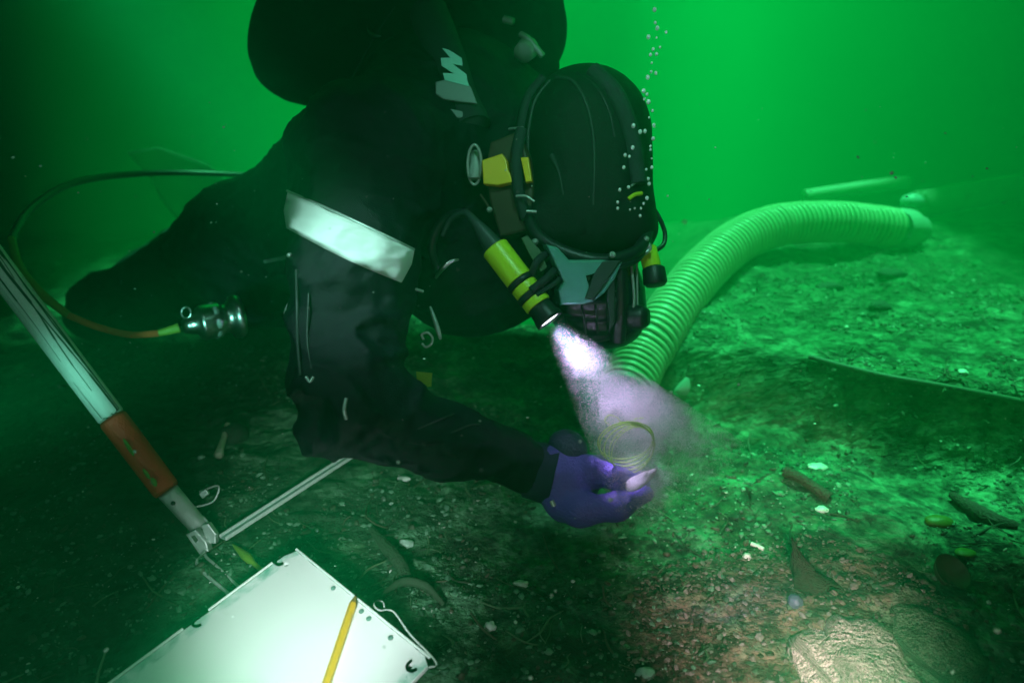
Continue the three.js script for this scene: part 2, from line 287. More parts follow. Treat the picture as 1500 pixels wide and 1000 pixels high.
// where the line of sight through a photo point first meets a field, lifted off it
const pressOn = (f, x, y, lift = 0.001, d0 = 0.68, d1 = 1.6) => { for (let d = d0; d < d1; d += 0.002) { const q = P(x, y, d); if (f(q.x, q.y, q.z) < lift) return q; } return P(x, y, d1); };
const diver = thing('person', 'diver in black drysuit and hood bending over the seabed, holding a small white sherd', 'person', V(J.hip.x, 0, J.hip.z));
{
  const b = [];
  const add = (a, c, ra, rc, k = 0.05) => b.push([cap(a, c, ra, rc), k]);
  add(J.chestUp, J.back, 0.135, 0.155, 0.08); add(J.back, J.hip, 0.155, 0.145, 0.08); add(J.chest, J.chestUp, 0.11, 0.13, 0.08);
  add(P(690, 300, 1.17), P(680, 388, 1.16), 0.12, 0.112, 0.06); add(P(760, 330, 1.2), P(740, 400, 1.2), 0.08, 0.075, 0.06); add(J.neckA, J.neckB, 0.068, 0.085, 0.06); add(J.crown, J.face, 0.088, 0.08, 0.04);
  add(J.hip, J.knee, 0.125, 0.068, 0.05); add(J.knee, J.ankle, 0.066, 0.045, 0.04);
  add(J.hipL, J.kneeL, 0.12, 0.068, 0.05); add(J.hip, J.hipL, 0.13, 0.12, 0.06); add(J.kneeL, J.ankleL, 0.066, 0.045, 0.04);
  add(J.shoulder, J.upper, 0.104, 0.079, 0.06); add(J.shoulder, J.chestUp, 0.095, 0.12, 0.07); add(J.upper, J.elbow, 0.079, 0.063, 0.03); add(J.elbow, J.fore, 0.060, 0.043, 0.04); add(J.fore, J.wrist, 0.043, 0.032, 0.03);
  add(J.shoulderL, J.chestUp, 0.085, 0.11, 0.07); add(J.shoulderL, J.elbowL, 0.08, 0.055, 0.05); add(J.elbowL, J.wristL, 0.054, 0.035, 0.04);
  const fold = (x, y, z) => { // creases of the fabric: stronger round the joints
    let w = 0.0040;
    const near = (j, r, a) => { const q = ((x - j.x) ** 2 + (y - j.y) ** 2 + (z - j.z) ** 2) / (r * r); if (q < 4) w += a * Math.exp(-q); };
    near(J.elbow, 0.12, 0.0125); near(J.shoulder, 0.14, 0.005); near(J.hip, 0.2, 0.006); near(J.fore, 0.11, 0.0065); near(J.upper, 0.09, 0.005); near(J.knee, 0.12, 0.005);
    const s = nz(x * 9, y * 14, z * 9) * 2.2 + (x * 0.6 + y) * 34;
    const r = 1 - Math.abs(Math.sin(s * 0.5)); const r2 = 1 - Math.abs(nz(x * 13 + y * 6, y * 17, z * 13)) * 2.4; return w * (0.7 - r * r * r * 1.0 - 0.8 * r2 * Math.abs(r2) + 0.9 * nz(x * 20, y * 20, z * 20) + 0.4 * nz(x * 55, y * 55, z * 55));
  };
  const f = (x, y, z) => { let d = 9; for (const [g, k] of b) { const v = g(x, y, z); d = d > 8 ? v : smin(d, v, k); } return Math.abs(d) < 0.03 ? d + fold(x, y, z) : d; };
  bodyField = f;
  part('body', nets(f, V(-1.15, -0.06, -2.45), V(0.26, 1.02, -0.60), 0.0088), M.suit, diver);
}
{ // hood with seams and the broad rubber straps of the mask
  const ax = J.crown.clone().sub(J.face).normalize();
  const body = cap(P(857, 196, 1.06), P(861, 286, 1.04), 0.0955, 0.0925);
  const brow = cap(P(800, 335, 1.0), P(925, 338, 1.0), 0.032, 0.032);
  const f = (x, y, z) => smin(body(x, y, z), brow(x, y, z), 0.05) + 0.0024 * nz(x * 15, y * 15, z * 15) + 0.0016 * (1 - Math.abs(Math.sin(nz(x * 9, y * 8, z * 9) * 5 + y * 55 + x * 20))) * sst(0.52, 0.40, y) + 0.0006 * nz(x * 60, y * 60, z * 60);
  const hood = part('hood', nets(f, V(-0.03, 0.28, -1.28), V(0.25, 0.72, -0.90), 0.006), M.hood, diver);
  // press a photo polyline onto the front of the hood
  const press = (pts, lift = 0.001) => pts.map(([x, y]) => { let d = 0.7; for (; d < 1.3; d += 0.002) { const q = P(x, y, d); if (f(q.x, q.y, q.z) < lift) return q; } return P(x, y, 1.03); });
  const strip = (name, pts, w, m, lab) => part(name, sweep(press(pts), w, 8, 40), m, hood, lab);
  strip('seam', [[815, 113], [838, 118], [858, 150], [868, 190], [871, 240], [869, 300]], [0.0035, 0.0026, 0.002, 0.0015], M.seam);
  strip('seam', [[845, 106], [876, 130], [893, 165], [900, 200]], 0.0016, M.rubber);
  strip('seam', [[805, 118], [785, 145], [775, 185], [773, 230]], 0.003, M.seam);
  strip('seam', [[808, 228], [818, 250], [825, 285]], [0.0045, 0.002, 0.001], M.seam);
  // strap band from a flattened tube
  const flat = (name, pts, w, t, m) => { const g = sweep(press(pts, 0.002), w, 10, 40); const p = g.attributes.position, c = P(858, 240, 1.06); void c; void t; return part(name, g, m, hood); };
  flat('strap', [[796, 114], [776, 140], [765, 180], [760, 210]], 0.0075, 0.003, M.web);
  flat('strap', [[868, 103], [900, 135], [918, 175], [928, 215], [935, 270]], 0.012, 0.003, M.web);
  part('strap_keeper', sweep(press([[746, 189], [766, 187]], 0.008), 0.0022, 8), M.zinc, hood);
  strip('buckle_bar', [[906, 172], [925, 168]], 0.0016, M.zinc);
  part('buckle', sweep(press([[921, 291], [930, 285], [940, 283]], 0.003), 0.0028, 8), M.lime, hood);
  part('buckle', sweep(press([[925, 272], [936, 264], [949, 260]], 0.003), 0.0016, 8), M.zinc, hood);
}
{ // full face mask under the hood
  const t = new THREE.Group(); t.name = 'face_mask'; diver.add(t);
  const visor = ell(P(872, 432, 1.03), V(0.070, 0.075, 0.06), camera.quaternion), vis2 = cap(P(850, 400, 1.02), P(908, 470, 1.02), 0.045, 0.03);
  part('visor', nets((x, y, z) => smin(visor(x, y, z), vis2(x, y, z), 0.03), V(-0.02, 0.2, -1.15), V(0.24, 0.52, -0.85), 0.006), M.glass, t);
  part('skirt', merge(
    sweep([P(770, 300, 0.985), P(786, 343, 0.958), P(835, 372, 0.945), P(885, 381, 0.945), P(932, 368, 0.96), P(953, 330, 0.99)], 0.0085, 12, 60),
    sweep([P(776, 330, 0.98), P(800, 357, 0.96), P(850, 383, 0.948), P(890, 390, 0.948), P(930, 380, 0.96), P(951, 350, 0.99)], 0.006, 12, 60)), M.rubber, t);
  part('mask_frame', plate([[794, 362], [806, 366], [824, 384], [872, 382], [900, 384], [893, 402], [878, 424], [862, 436], [846, 440], [818, 441], [815, 425], [822, 412]], 0.953, 0.022, [[[850, 402], [868, 397], [869, 408], [858, 424]]], 0.003, [0.15, 0.2]), M.plastic, t);
  part('mask_rib', merge(plate([[876, 386], [905, 384], [868, 438], [858, 436]], 0.945, 0.012, [], 0.002), plate([[803, 364], [812, 362], [826, 395], [818, 402]], 0.942, 0.01, [], 0.002)), M.seam, t);
  part('mask_rib', sweep([P(824, 386, 0.94), P(830, 396, 0.938), P(868, 386, 0.938)], 0.0035, 10), mat(0.35, 0.5, 0.47, 0.25), t);
  const snout = ell(P(874, 452, 0.995), V(0.043, 0.046, 0.034), camera.quaternion), lip = cap(P(838, 448, 0.975), P(900, 440, 0.97), 0.014, 0.012);
  const chin = part('chin_guard', nets((x, y, z) => smin(snout(x, y, z), lip(x, y, z), 0.02) + 0.0012 * Math.sin(y * 330) * sst(0.36, 0.33, y), V(0.03, 0.24, -1.1), V(0.2, 0.46, -0.85), 0.004), mat(0.006, 0.006, 0.012, 0.45), t);
  for (const [x0, x1] of [[852, 858], [872, 876], [890, 892]]) part('rib', sweep([P(x0, 446, 0.956), P((x0 + x1) / 2, 466, 0.955), P(x1, 488, 0.968)], 0.0016, 8), M.rubber, chin);
  part('side_post', sweep([P(907, 380, 0.96), P(909, 440, 0.965), P(905, 500, 0.98)], 0.0105, 12), M.rubber, t);
  part('side_post', plate([[887, 400], [898, 396], [898, 470], [893, 480]], 0.955, 0.008, [], 0.002), M.seam, t);
  part('side_wire', merge(sweep([P(925, 385, 0.97), P(929, 440, 0.97), P(927, 455, 0.97)], 0.0022, 8), sweep([P(933, 385, 0.98), P(934, 450, 0.98)], 0.0016, 8)), M.zinc, t);
  const pod = part('side_pod', turned([[0, 0], [0.010, 0], [0.0125, 0.1], [0.0125, 1], [0, 1]], P(948, 362, 1.0), P(956, 394, 0.99)), M.lime, t);
  part('pod_cap', turned([[0, 0], [0.012, 0], [0.0155, 0.12], [0.016, 0.85], [0.013, 1], [0, 1]], P(957, 391, 0.99), P(961, 418, 0.985)), M.rubber, pod);
  part('vent_knob', turned([[0, 0], [0.012, 0], [0.0165, 0.2], [0.0165, 0.75], [0.011, 1], [0, 1]], P(912, 464, 0.985), P(950, 465, 0.97)), M.rubber, t);
  part('bail_hose', sweep([P(946, 292, 1.03), P(962, 312, 1.03), P(974, 340, 1.03), P(972, 358, 1.02), P(962, 366, 1.01)], 0.0032, 10), M.rubber, t);
  part('mask_clip', merge(sweep([P(946, 352, 0.97), P(952, 363, 0.97), P(944, 372, 0.97)], 0.003, 8), dots(0.004).translate(...P(947, 350, 0.965).toArray()), dots(0.0045).translate(...P(897, 373, 0.934).toArray()), dots(0.0045).translate(...P(784, 354, 0.95).toArray()), dots(0.003).translate(...P(793, 372, 0.94).toArray())), M.zinc, t);
  // side of the mask with the yellow buckle
  part('side_strap', merge(plate([[728, 215], [762, 205], [776, 235], [784, 290], [778, 340], [742, 345], [728, 300], [720, 250]], 1.005, 0.02, [], 0.004, [0, -0.3])), M.brown, t);
  part('yellow_buckle', plate([[711, 238], [738, 231], [744, 240], [746, 254], [756, 269], [733, 272], [713, 269]], 0.985, 0.012, [], 0.002, [0, -0.25]), M.yellow, t);
  part('yellow_buckle', plate([[766, 234], [774, 234], [779, 266], [773, 267]], 0.968, 0.008, [], 0.0015, [0, -0.2]), M.yellow, t);
  part('buckle_pin', merge(dots(0.0032).translate(...P(741, 250, 0.972).toArray()), dots(0.0026).translate(...P(755, 248, 0.972).toArray())), M.zinc, t);
  part('cross_strap', sweep([P(764, 190, 0.975), P(757, 225, 0.968), P(758, 270, 0.97), P(770, 320, 0.975)], 0.008, 10), M.web, t);
  const ring = []; for (let i = 0; i < 20; i++) { const a = i / 20 * 2 * Math.PI; ring.push(P(695 + 10 * Math.cos(a), 241 + 29 * Math.sin(a), 0.99 + 0.01 * Math.sin(a))); }
  part('side_ring', sweep(ring, 0.0022, 8, 60, true), M.zinc, t);
  part('side_port', turned([[0, 0], [0.006, 0], [0.008, 0.3], [0.008, 1], [0, 1]], P(697, 222, 1.0), P(695, 262, 0.995)), M.zinc, t);
  part('chin_lanyard', sweep([P(704, 285, 0.99), P(712, 297, 0.985), P(717, 306, 0.985)], 0.002, 8), M.brown, t);
  part('lanyard_bead', dots(0.004).translate(...P(717, 307, 0.98).toArray()), M.zinc, t);
  part('wire_clip', merge(sweep([P(756, 287, 0.96), P(770, 287, 0.955), P(783, 295, 0.955)], 0.0017, 8), sweep([P(771, 309, 0.955), P(786, 310, 0.955)], 0.002, 8)), M.zinc, t);
}
{ // buoyancy wing and what is strapped to it
  const parts = [cap(P(460, 62, 1.32), P(470, -70, 1.36), 0.102, 0.10), cap(P(424, 60, 1.32), P(430, 88, 1.32), 0.055, 0.06), cap(P(600, 55, 1.33), P(600, -70, 1.38), 0.16, 0.15), cap(P(752, 45, 1.33), P(740, -70, 1.36), 0.092, 0.10), cap(P(770, 120, 1.22), P(752, 40, 1.3), 0.06, 0.08), cap(P(505, 110, 1.28), P(560, 130, 1.22), 0.06, 0.07)];
  const f = (x, y, z) => { let d = 9; for (const g of parts) { const v = g(x, y, z); d = d > 8 ? v : smin(d, v, 0.05); } return Math.abs(d) < 0.03 ? d + 0.006 * nz(x * 11, y * 11, z * 11) + 0.0025 * nz(x * 30, y * 30, z * 30) : d; };
  const wing = part('buoyancy_wing', nets(f, V(-0.5, 0.45, -1.62), V(0.16, 0.98, -1.0), 0.01), M.wing, diver);
  const press = (x, y, lift = 0.003) => { let d = 0.75; for (; d < 1.4; d += 0.002) { const q = P(x, y, d); if (f(q.x, q.y, q.z) < lift) return q; } return P(x, y, 1.2); };
  part('pull_cord', sweep([[578, 10], [545, 60], [515, 115], [485, 172], [470, 188]].map(([x, y]) => press(x, y, 0.006)), 0.0014, 6, 40), M.seam, wing);
  part('cord_clip', sweep([[537, 40], [541, 47], [549, 52], [558, 53]].map(([x, y]) => press(x, y, 0.010)), [0.001, 0.0028, 0.0028, 0.001], 8), M.steel, wing);
  // shoulder strap with its printed mark
  part('shoulder_strap', sweep([[628, 20], [650, 80], [672, 150], [690, 190]].map(([x, y], i) => P(x, y, [1.10, 1.06, 1.035, 1.02][i])), 0.03, 14, 40), M.web, diver);
  const mark = (l) => plate(l, 1.0, 0.003, [], 0.0004, [0.1, 0.1]);
  part('strap_mark', mark([[648, 73], [657, 75], [676, 86], [677, 96], [662, 94], [683, 109], [684, 118], [688, 127], [652, 118], [649, 108], [664, 108], [647, 97], [646, 87], [660, 86]]), M.print, diver);
  part('strap_tab', plate([[640, 124], [650, 121], [688, 129], [697, 150], [650, 145], [640, 138]], 0.995, 0.004, [], 0.002, [0.1, 0.1]), mat(0.22, 0.31, 0.28, 0.55), diver);
  part('strap_tab', plate([[660, 162], [676, 166], [678, 173], [668, 172]], 1.0, 0.004, [], 0.002), mat(0.22, 0.31, 0.28, 0.55), diver);
  part('strap_tab', plate([[603, 99], [618, 91], [626, 97], [624, 107]], 1.10, 0.008, [], 0.003), mat(0.10, 0.16, 0.14, 0.55), wing);
  part('valve_knob', merge(turned([[0, 0], [0.014, 0], [0.017, 0.3], [0.015, 1], [0, 1]], P(776, 68, 1.14), P(766, 78, 1.115)), sweep([P(763, 50, 1.13), P(775, 58, 1.12), P(795, 82, 1.12)], 0.005, 10)), M.zinc, wing);
  part('valve_knob', sweep([P(738, 28, 1.17), P(752, 32, 1.165)], 0.006, 8), M.zinc, wing);
}
{ // drysuit fittings on the arm and chest
  const up = J.upper.clone(), q = (x, y, d) => P(x, y, d);
  // reflective band: curved sheet round the upper arm
  const rows = 14, cols = 30, pos = [], idx = [], uvs = [];
  const A = [[421, 281], [415, 308], [419, 334]], Bp = [[607, 367], [603, 387], [588, 414]];
  const axisA = J.shoulder, axisB = J.elbow, dir = axisB.clone().sub(axisA).normalize();
  const onArm = (px, py, lift) => pressOn(bodyField, px, py, lift, 0.7, 1.05);
  const sheet = (lift) => { for (let j = 0; j <= rows; j++) for (let i = 0; i <= cols; i++) {
    const v = j / rows, u = i / cols, L = v < 0.5 ? [lerp(A[0][0], A[1][0], v * 2), lerp(A[0][1], A[1][1], v * 2)] : [lerp(A[1][0], A[2][0], v * 2 - 1), lerp(A[1][1], A[2][1], v * 2 - 1)];
    const R = v < 0.5 ? [lerp(Bp[0][0], Bp[1][0], v * 2), lerp(Bp[0][1], Bp[1][1], v * 2)] : [lerp(Bp[1][0], Bp[2][0], v * 2 - 1), lerp(Bp[1][1], Bp[2][1], v * 2 - 1)];
    const sag = 6 * Math.sin(u * Math.PI) * (v - 0.3); const e = (i === 0 || i === cols || j === 0 || j === rows) ? 0.002 : lift;
    pos.push(onArm(lerp(L[0], R[0], u), lerp(L[1], R[1], u) + sag, e)); uvs.push(u * 0.17, v * 0.05);
  } };
  sheet(0.007);
  for (let j = 0; j < rows; j++) for (let i = 0; i < cols; i++) { const a = j * (cols + 1) + i, b = a + cols + 1; idx.push(a, b, a + 1, a + 1, b, b + 1); }
  const g = new THREE.BufferGeometry(); g.setAttribute('position', new THREE.Float32BufferAttribute(pos.flatMap((p) => p.toArray()), 3)); g.setAttribute('uv', new THREE.Float32BufferAttribute(uvs, 2)); g.setIndex(idx); g.computeVertexNormals();
  const band = part('reflective_band', g, M.band, diver, 'white reflective band round the upper arm');
  part('band_edging', sweep([0, 8, 16, 24, cols].map((i) => pos[i].clone().add(V(0, 0.002, 0.002))), 0.0016, 8, 40), M.zinc, band);
  const on = (l) => l.map(([x, y]) => pressOn(bodyField, x, y, 0.002));
  part('piping', sweep(on([[434, 395], [435, 450], [436, 505], [440, 550]]), 0.0022, 8, 40), M.seam, diver);
  part('piping', sweep(on([[612, 628], [650, 612], [664, 606]]), 0.0015, 6), M.seam, diver);
  part('piping', sweep(on([[660, 634], [690, 622], [702, 622]]), 0.0015, 6), M.seam, diver);
  part('piping', sweep(on([[452, 430], [450, 500], [456, 540]]), 0.0015, 6), M.seam, diver);
  const loop = (name, pts, r, m) => part(name, sweep(pts.map((p) => q(...p)), r, 8, 40), m, diver);
  loop('d_ring', [[433, 440, 0.93], [424, 444, 0.925], [418, 458, 0.922], [421, 473, 0.924], [430, 480, 0.93]], 0.0022, M.zinc);
  part('toggle', sweep(on([[388, 383], [408, 379], [424, 374]]), 0.0035, 8), M.zinc, diver);
  part('gusset', sweep(on([[507, 583], [504, 600], [507, 614]]), 0.0022, 8), M.zinc, diver);
  part('gusset', sweep(on([[448, 552], [454, 559], [459, 552]]), 0.0018, 8), M.zinc, diver);
  loop('hook', [[638, 407, 0.99], [648, 393, 0.98], [660, 383, 0.98], [672, 380, 0.985]], [0.002, 0.004, 0.003, 0.0015], M.steel);
  loop('snap_clip', [[596, 425, 0.93], [605, 423, 0.925], [620, 427, 0.93]], 0.002, M.zinc);
  loop('snap_clip', [[630, 449, 0.98], [636, 466, 0.975], [642, 485, 0.975], [645, 496, 0.98]], [0.0016, 0.003, 0.0035, 0.002], M.zinc);
  loop('snap_ring', [[620, 497, 0.97], [618, 490, 0.968], [626, 487, 0.967], [633, 494, 0.968], [632, 503, 0.968], [624, 508, 0.969], [618, 503, 0.97]], 0.0018, M.zinc);
  part('tag', plate([[611, 545], [632, 547], [631, 565], [613, 566]], 0.96, 0.004, [], 0.001), mat(0.30, 0.42, 0.03, 0.5), diver, 'small yellow-green tag inside the elbow');
  // torch cable loop on the chest
  loop('chest_strap', [[640, 392, 1.0], [632, 365, 0.985], [640, 335, 0.975], [660, 315, 0.965], [686, 312, 0.945]], 0.006, M.rubber);
  // inlet valve on the hip and its fittings
  const a = P(352, 462, 1.22), b = P(268, 478, 1.17), v = part('suit_valve', turned([[0, 0], [0.035, 0], [0.037, 0.05], [0.036, 0.14], [0.028, 0.18], [0.024, 0.26], [0.024, 0.34], [0.029, 0.38], [0.029, 0.68], [0.026, 0.74], [0.017, 0.78], [0.014, 0.9], [0.011, 1], [0, 1]], a, b, 30), M.steel, diver, 'shiny metal valve on the hip');
  part('valve_collar', turned([[0.0265, 0], [0.031, 0.2], [0.031, 0.8], [0.0265, 1]], a.clone().lerp(b, 0.40), a.clone().lerp(b, 0.52), 8), M.zinc, v);
  const rg = []; for (let i = 0; i < 12; i++) { const t = i / 12 * 2 * Math.PI; rg.push(P(272 + 7 * Math.cos(t), 458 + 8 * Math.sin(t), 1.17)); }
  part('valve_ring', sweep(rg, 0.0018, 8, 40, true), M.steel, v);
}
{ // fins beyond the body
  const t = part('fin', plate([[200, 232], [235, 222], [300, 240], [330, 268], [290, 330], [262, 318], [240, 290], [228, 262]], 2.4, 0.02, [], 0.008, [0.3, 0.4]), M.rubber, diver); void t;
}
{ // violet glove: thumb in front, index and the other fingers behind, closing on the sherd
  const c = [], add = (pts, rs, k = 0.012) => { for (let i = 0; i < pts.length - 1; i++) c.push([cap(P(...pts[i]), P(...pts[i + 1]), rs[i], rs[i + 1]), k]); };
  add([[806, 690, 0.92], [832, 706, 0.92], [852, 706, 0.925]], [0.034, 0.034, 0.020], 0.02);          // palm
  add([[826, 738, 0.905], [850, 747, 0.885], [905, 742, 0.875], [946, 724, 0.89]], [0.023, 0.0185, 0.0150, 0.0095], 0.012);   // thumb
  add([[838, 684, 0.92], [868, 690, 0.905], [900, 698, 0.897], [927, 702, 0.90]], [0.021, 0.0160, 0.0130, 0.0090], 0.012); // index
  add([[842, 682, 0.955], [880, 686, 0.955], [915, 690, 0.95], [943, 708, 0.93]], [0.020, 0.0135, 0.0118, 0.0092], 0.006); // middle
  add([[842, 682, 0.980], [878, 682, 0.985], [906, 684, 0.985], [926, 704, 0.965]], [0.019, 0.0125, 0.0112, 0.0090], 0.006);  // ring
  add([[842, 690, 1.0], [866, 680, 1.01], [886, 682, 1.015], [905, 702, 1.0]], [0.018, 0.0118, 0.0105, 0.0088], 0.006);     // little
  const f = (x, y, z) => { let d = 9; for (const [g, k] of c) { const v = g(x, y, z); d = d > 8 ? v : smin(d, v, k); } return Math.abs(d) < 0.02 ? d + 0.0012 * nz(x * 45, y * 45, z * 45) + 0.0006 * nz(x * 110, y * 110, z * 110) : d; };
  part('glove', nets(f, V(0.0, 0.04, -1.10), V(0.23, 0.32, -0.64), 0.0033), M.glove, diver, 'violet glove pinching the white sherd');
  const w = part('glove_cuff', merge(turned([[0.030, 0], [0.036, 0.06], [0.037, 0.5], [0.039, 0.95], [0.034, 1], [0.030, 0.9]], P(772, 686, 0.925), P(815, 697, 0.92), 32)), M.cuff, diver);
  const bell = P(812, 668, 0.915), g2 = ell(P(832, 655, 0.925), V(0.026, 0.020, 0.028), new THREE.Quaternion().setFromAxisAngle(V(0, 0, 1), -0.35)); void bell;
  part('cuff_ring', nets((x, y, z) => g2(x, y, z) + 0.001 * nz(x * 50, y * 50, z * 50), V(0.02, 0.12, -1.0), V(0.14, 0.29, -0.72), 0.003), M.cuff, w);
  part('cuff_clip', sweep([P(808, 733, 0.885), P(812, 741, 0.884)], 0.003, 8), M.zinc, w);
}

// ---------------------------------------------------------------- dive torch
{
  const a = P(692, 320, 0.93), b = P(806, 470, 0.905), at = (t) => a.clone().lerp(b, t), t = thing('dive_torch', 'yellow dive torch clipped to the mask, its white beam on the hand', 'torch', at(0.5));
  part('cable_boot', sweep([P(648, 345, 0.965), P(660, 322, 0.955), P(680, 311, 0.94), at(0.04), at(0.16), at(0.31)], [0.003, 0.0035, 0.004, 0.006, 0.0105, 0.0135], 14, 60), mat(0.03, 0.05, 0.05, 0.5), t);
  part('barrel', turned([[0, 0], [0.0165, 0], [0.0178, 0.03], [0.0178, 0.97], [0.0165, 1], [0, 1]], at(0.29), at(0.61)), M.lime, t);
  for (const [u, v] of [[0.655, 0.735], [0.785, 0.855]]) part('barrel_ring', turned([[0, 0], [0.0165, 0], [0.0175, 0.1], [0.0175, 0.9], [0.0165, 1], [0, 1]], at(u), at(v)), M.lime, t);
  part('barrel_core', turned([[0, 0], [0.0155, 0], [0.0155, 1], [0, 1]], at(0.60), at(0.9)), M.rubber, t);
  for (const [u, v] of [[0.612, 0.652], [0.738, 0.782]]) part('clamp', turned([[0.0155, 0], [0.019, 0], [0.019, 1], [0.0155, 1]], at(u), at(v)), M.rubber, t);
  part('torch_head', turned([[0.012, 0], [0.0155, 0.05], [0.0165, 0.5], [0.0185, 0.8], [0.0185, 1], [0.0155, 1], [0.0145, 0.7]], at(0.86), at(1.0)), M.rubber, t);
  part('bracket', merge(sweep([at(0.63).add(P(12, 0, 1).sub(P(0, 0, 1))), P(786, 384, 0.905), P(800, 372, 0.93)], 0.005, 8), sweep([P(778, 425, 0.893), P(800, 408, 0.9), P(812, 396, 0.93)], 0.005, 8), sweep([P(786, 432, 0.893), P(812, 415, 0.91), P(822, 405, 0.94)], 0.003, 8)), M.web, t);
  part('bracket', plate([[765, 350], [772, 347], [790, 368], [800, 392], [792, 398], [776, 372]], 0.925, 0.006, [], 0.001), mat(0.07, 0.14, 0.07, 0.5), t);
  const dir = b.clone().sub(a).normalize();
  const g = new THREE.CircleGeometry(0.015, 32); g.applyQuaternion(new THREE.Quaternion().setFromUnitVectors(V(0, 0, 1), dir)); const c = at(0.985); g.translate(c.x, c.y, c.z);
  const beam = P(918, 612, 0.885).sub(b).normalize();
  part('lamp_lens', g, new THREE.MeshStandardMaterial({ color: 0x444444, emissive: new THREE.Color().setRGB(0.85, 0.8, 1), emissiveIntensity: 1.5 }), t);
  const s = new THREE.SpotLight(new THREE.Color().setRGB(0.66, 0.52, 1.0), 0.36, 0, 22 * Math.PI / 180, 0.7);
  s.position.copy(b).addScaledVector(dir, 0.004).sub(t.position); s.target.position.copy(s.position).add(beam); s.castShadow = true; s.shadow.radius = 0.6; t.add(s, s.target);

  // silt stirred up in front of it
  const n = 290000, im = new THREE.InstancedMesh(new THREE.OctahedronGeometry(1, 0), mat(0.58, 0.57, 0.55, 0.9), n), m4 = new THREE.Matrix4();
  const side = V(0, 1, 0).cross(beam).normalize(), up = beam.clone().cross(side);
  let k = 0;
  while (k < n) {
    const l = 0.002 + 0.258 * Math.pow(rnd(), 0.34), w = 0.011 + l * 0.315, r = w * Math.sqrt(rnd()), an = rnd() * 2 * Math.PI;
    const p = b.clone().addScaledVector(beam, l).addScaledVector(side, r * Math.cos(an)).addScaledVector(up, r * Math.sin(an));
    const dens = lerp(0.6, 0.12 + 0.88 * sst(-0.30, 0.5, fbm(p.x * 17, p.y * 17, p.z * 17, 4) * 2.6 + 0.05), sst(0.02, 0.1, l)) * (1 - 0.93 * sst(0.185, 0.25, l + 0.05 * nz(p.x * 22, p.y * 22, p.z * 22)));
    if (rnd() > dens || p.y < gh(p.x, p.z) + 0.01) continue;
    const sz = 0.000162 + 0.0004 * Math.pow(rnd(), 14);
    im.setMatrixAt(k++, m4.makeScale(sz, sz, sz).setPosition(p));
  }
  im.name = 'silt_plume'; shadows(im); tag(im, 'plume of fine stirred-up silt glowing violet in the torch beam', 'silt', null, 'stuff'); scene.add(im);
}
{ // sherd in the fingers
  const g = new THREE.IcosahedronGeometry(1, 3), p = g.attributes.position;
  for (let i = 0; i < p.count; i++) { const x = p.getX(i), k = 1 + 0.25 * nz(p.getX(i) * 1.6, p.getY(i) * 1.6, p.getZ(i) * 1.6); p.setXYZ(i, x * 0.021 * k, (p.getY(i) * 0.0038 + 0.003 * x * x) * k, p.getZ(i) * (0.0085 - 0.004 * x) * k); }
  g.rotateX(0.75); g.rotateZ(0.55); g.applyQuaternion(camera.quaternion); g.computeVertexNormals(); const c = P(941, 702, 0.872); g.translate(c.x, c.y, c.z);
  solo('pottery_sherd', g, mat(0.93, 0.92, 0.88, 0.45, { bumpMap: rep(grainTex, 20), bumpScale: 0.001 }), 'small curved white sherd pinched between gloved thumb and fingers', 'sherd');
}

// ---------------------------------------------------------------- suction hose
{
  const ctr = [[915, 575, 1.40], [938, 528, 1.46], [962, 490, 1.50], [995, 440, 1.58], [1036, 391, 1.68], [1084, 352, 1.78], [1136, 331, 1.85], [1197, 325, 1.90], [1253, 327, 1.94], [1312, 334, 1.98]].map((p) => P(...p));
  const t = thing('suction_hose', 'thick ribbed pale green suction hose arching over the seabed', 'hose', ctr[0].clone());
  const m = mat(0.42, 0.60, 0.50, 0.35), c = new THREE.CatmullRomCurve3(ctr, false, 'centripetal'), R = 0.049;
  part('hose_wall', sweep(ctr, R, 28, 120), mat(0.07, 0.27, 0.13, 0.4), t);
  const n = 74, ribM = mat(0.40, 0.60, 0.38, 0.3), geo = new THREE.TorusGeometry(R + 0.001, 0.0042, 8, 36); void m;
  for (let i = 1; i < n; i++) { const u = (i + 0.12 * nz(i * 0.37, 1, 1)) / n, o = shadows(new THREE.Mesh(geo, ribM)); o.name = 'rib'; o.position.copy(c.getPointAt(u)).sub(t.position); o.quaternion.setFromUnitVectors(V(0, 0, 1), c.getTangentAt(u).add(V(0.06 * nz(i * 0.5, 2, 3), 0.06 * nz(i * 0.5, 7, 3), 0)).normalize()); o.scale.setScalar(1 + 0.025 * nz(i * 0.3, 9, 9)); t.add(o); }
  const e = ctr[ctr.length - 1], e2 = P(1345, 337, 2.04);
  part('hose_coupling', turned([[0.049, 0], [0.054, 0.1], [0.054, 0.5], [0.045, 0.6], [0.04, 1], [0, 1]], e, e2, 28), mat(0.3, 0.5, 0.4, 0.5), t);
}
{ // pale pipes lying on the far bank
  const g = 'pale pipes on the far bank', m = mat(0.32, 0.46, 0.36, 0.7);
  solo('pipe', sweep([P(1345, 300, 2.3), P(1500, 274, 2.5), P(1700, 245, 2.8)], 0.045, 12), m, 'pale pipe running right from the end of the suction hose', 'pipe', g);
  solo('pipe', sweep([P(1180, 287, 2.5), P(1260, 275, 2.5), P(1330, 266, 2.5)], 0.022, 12), m, 'thin pale pipe lying beyond the top of the suction hose', 'pipe', g);
  solo('glow_blob', turned([[0, 0], [0.02, 0.05], [0.028, 0.4], [0.022, 0.8], [0.008, 1], [0, 1]], P(1322, 297, 2.2), P(1354, 296, 2.2)), mat(0.30, 0.52, 0.50, 0.5), 'small bluish glow at the end of the suction hose, built as a solid blob', 'float');  // a bluish glow given the shape and colour of a solid blob
}
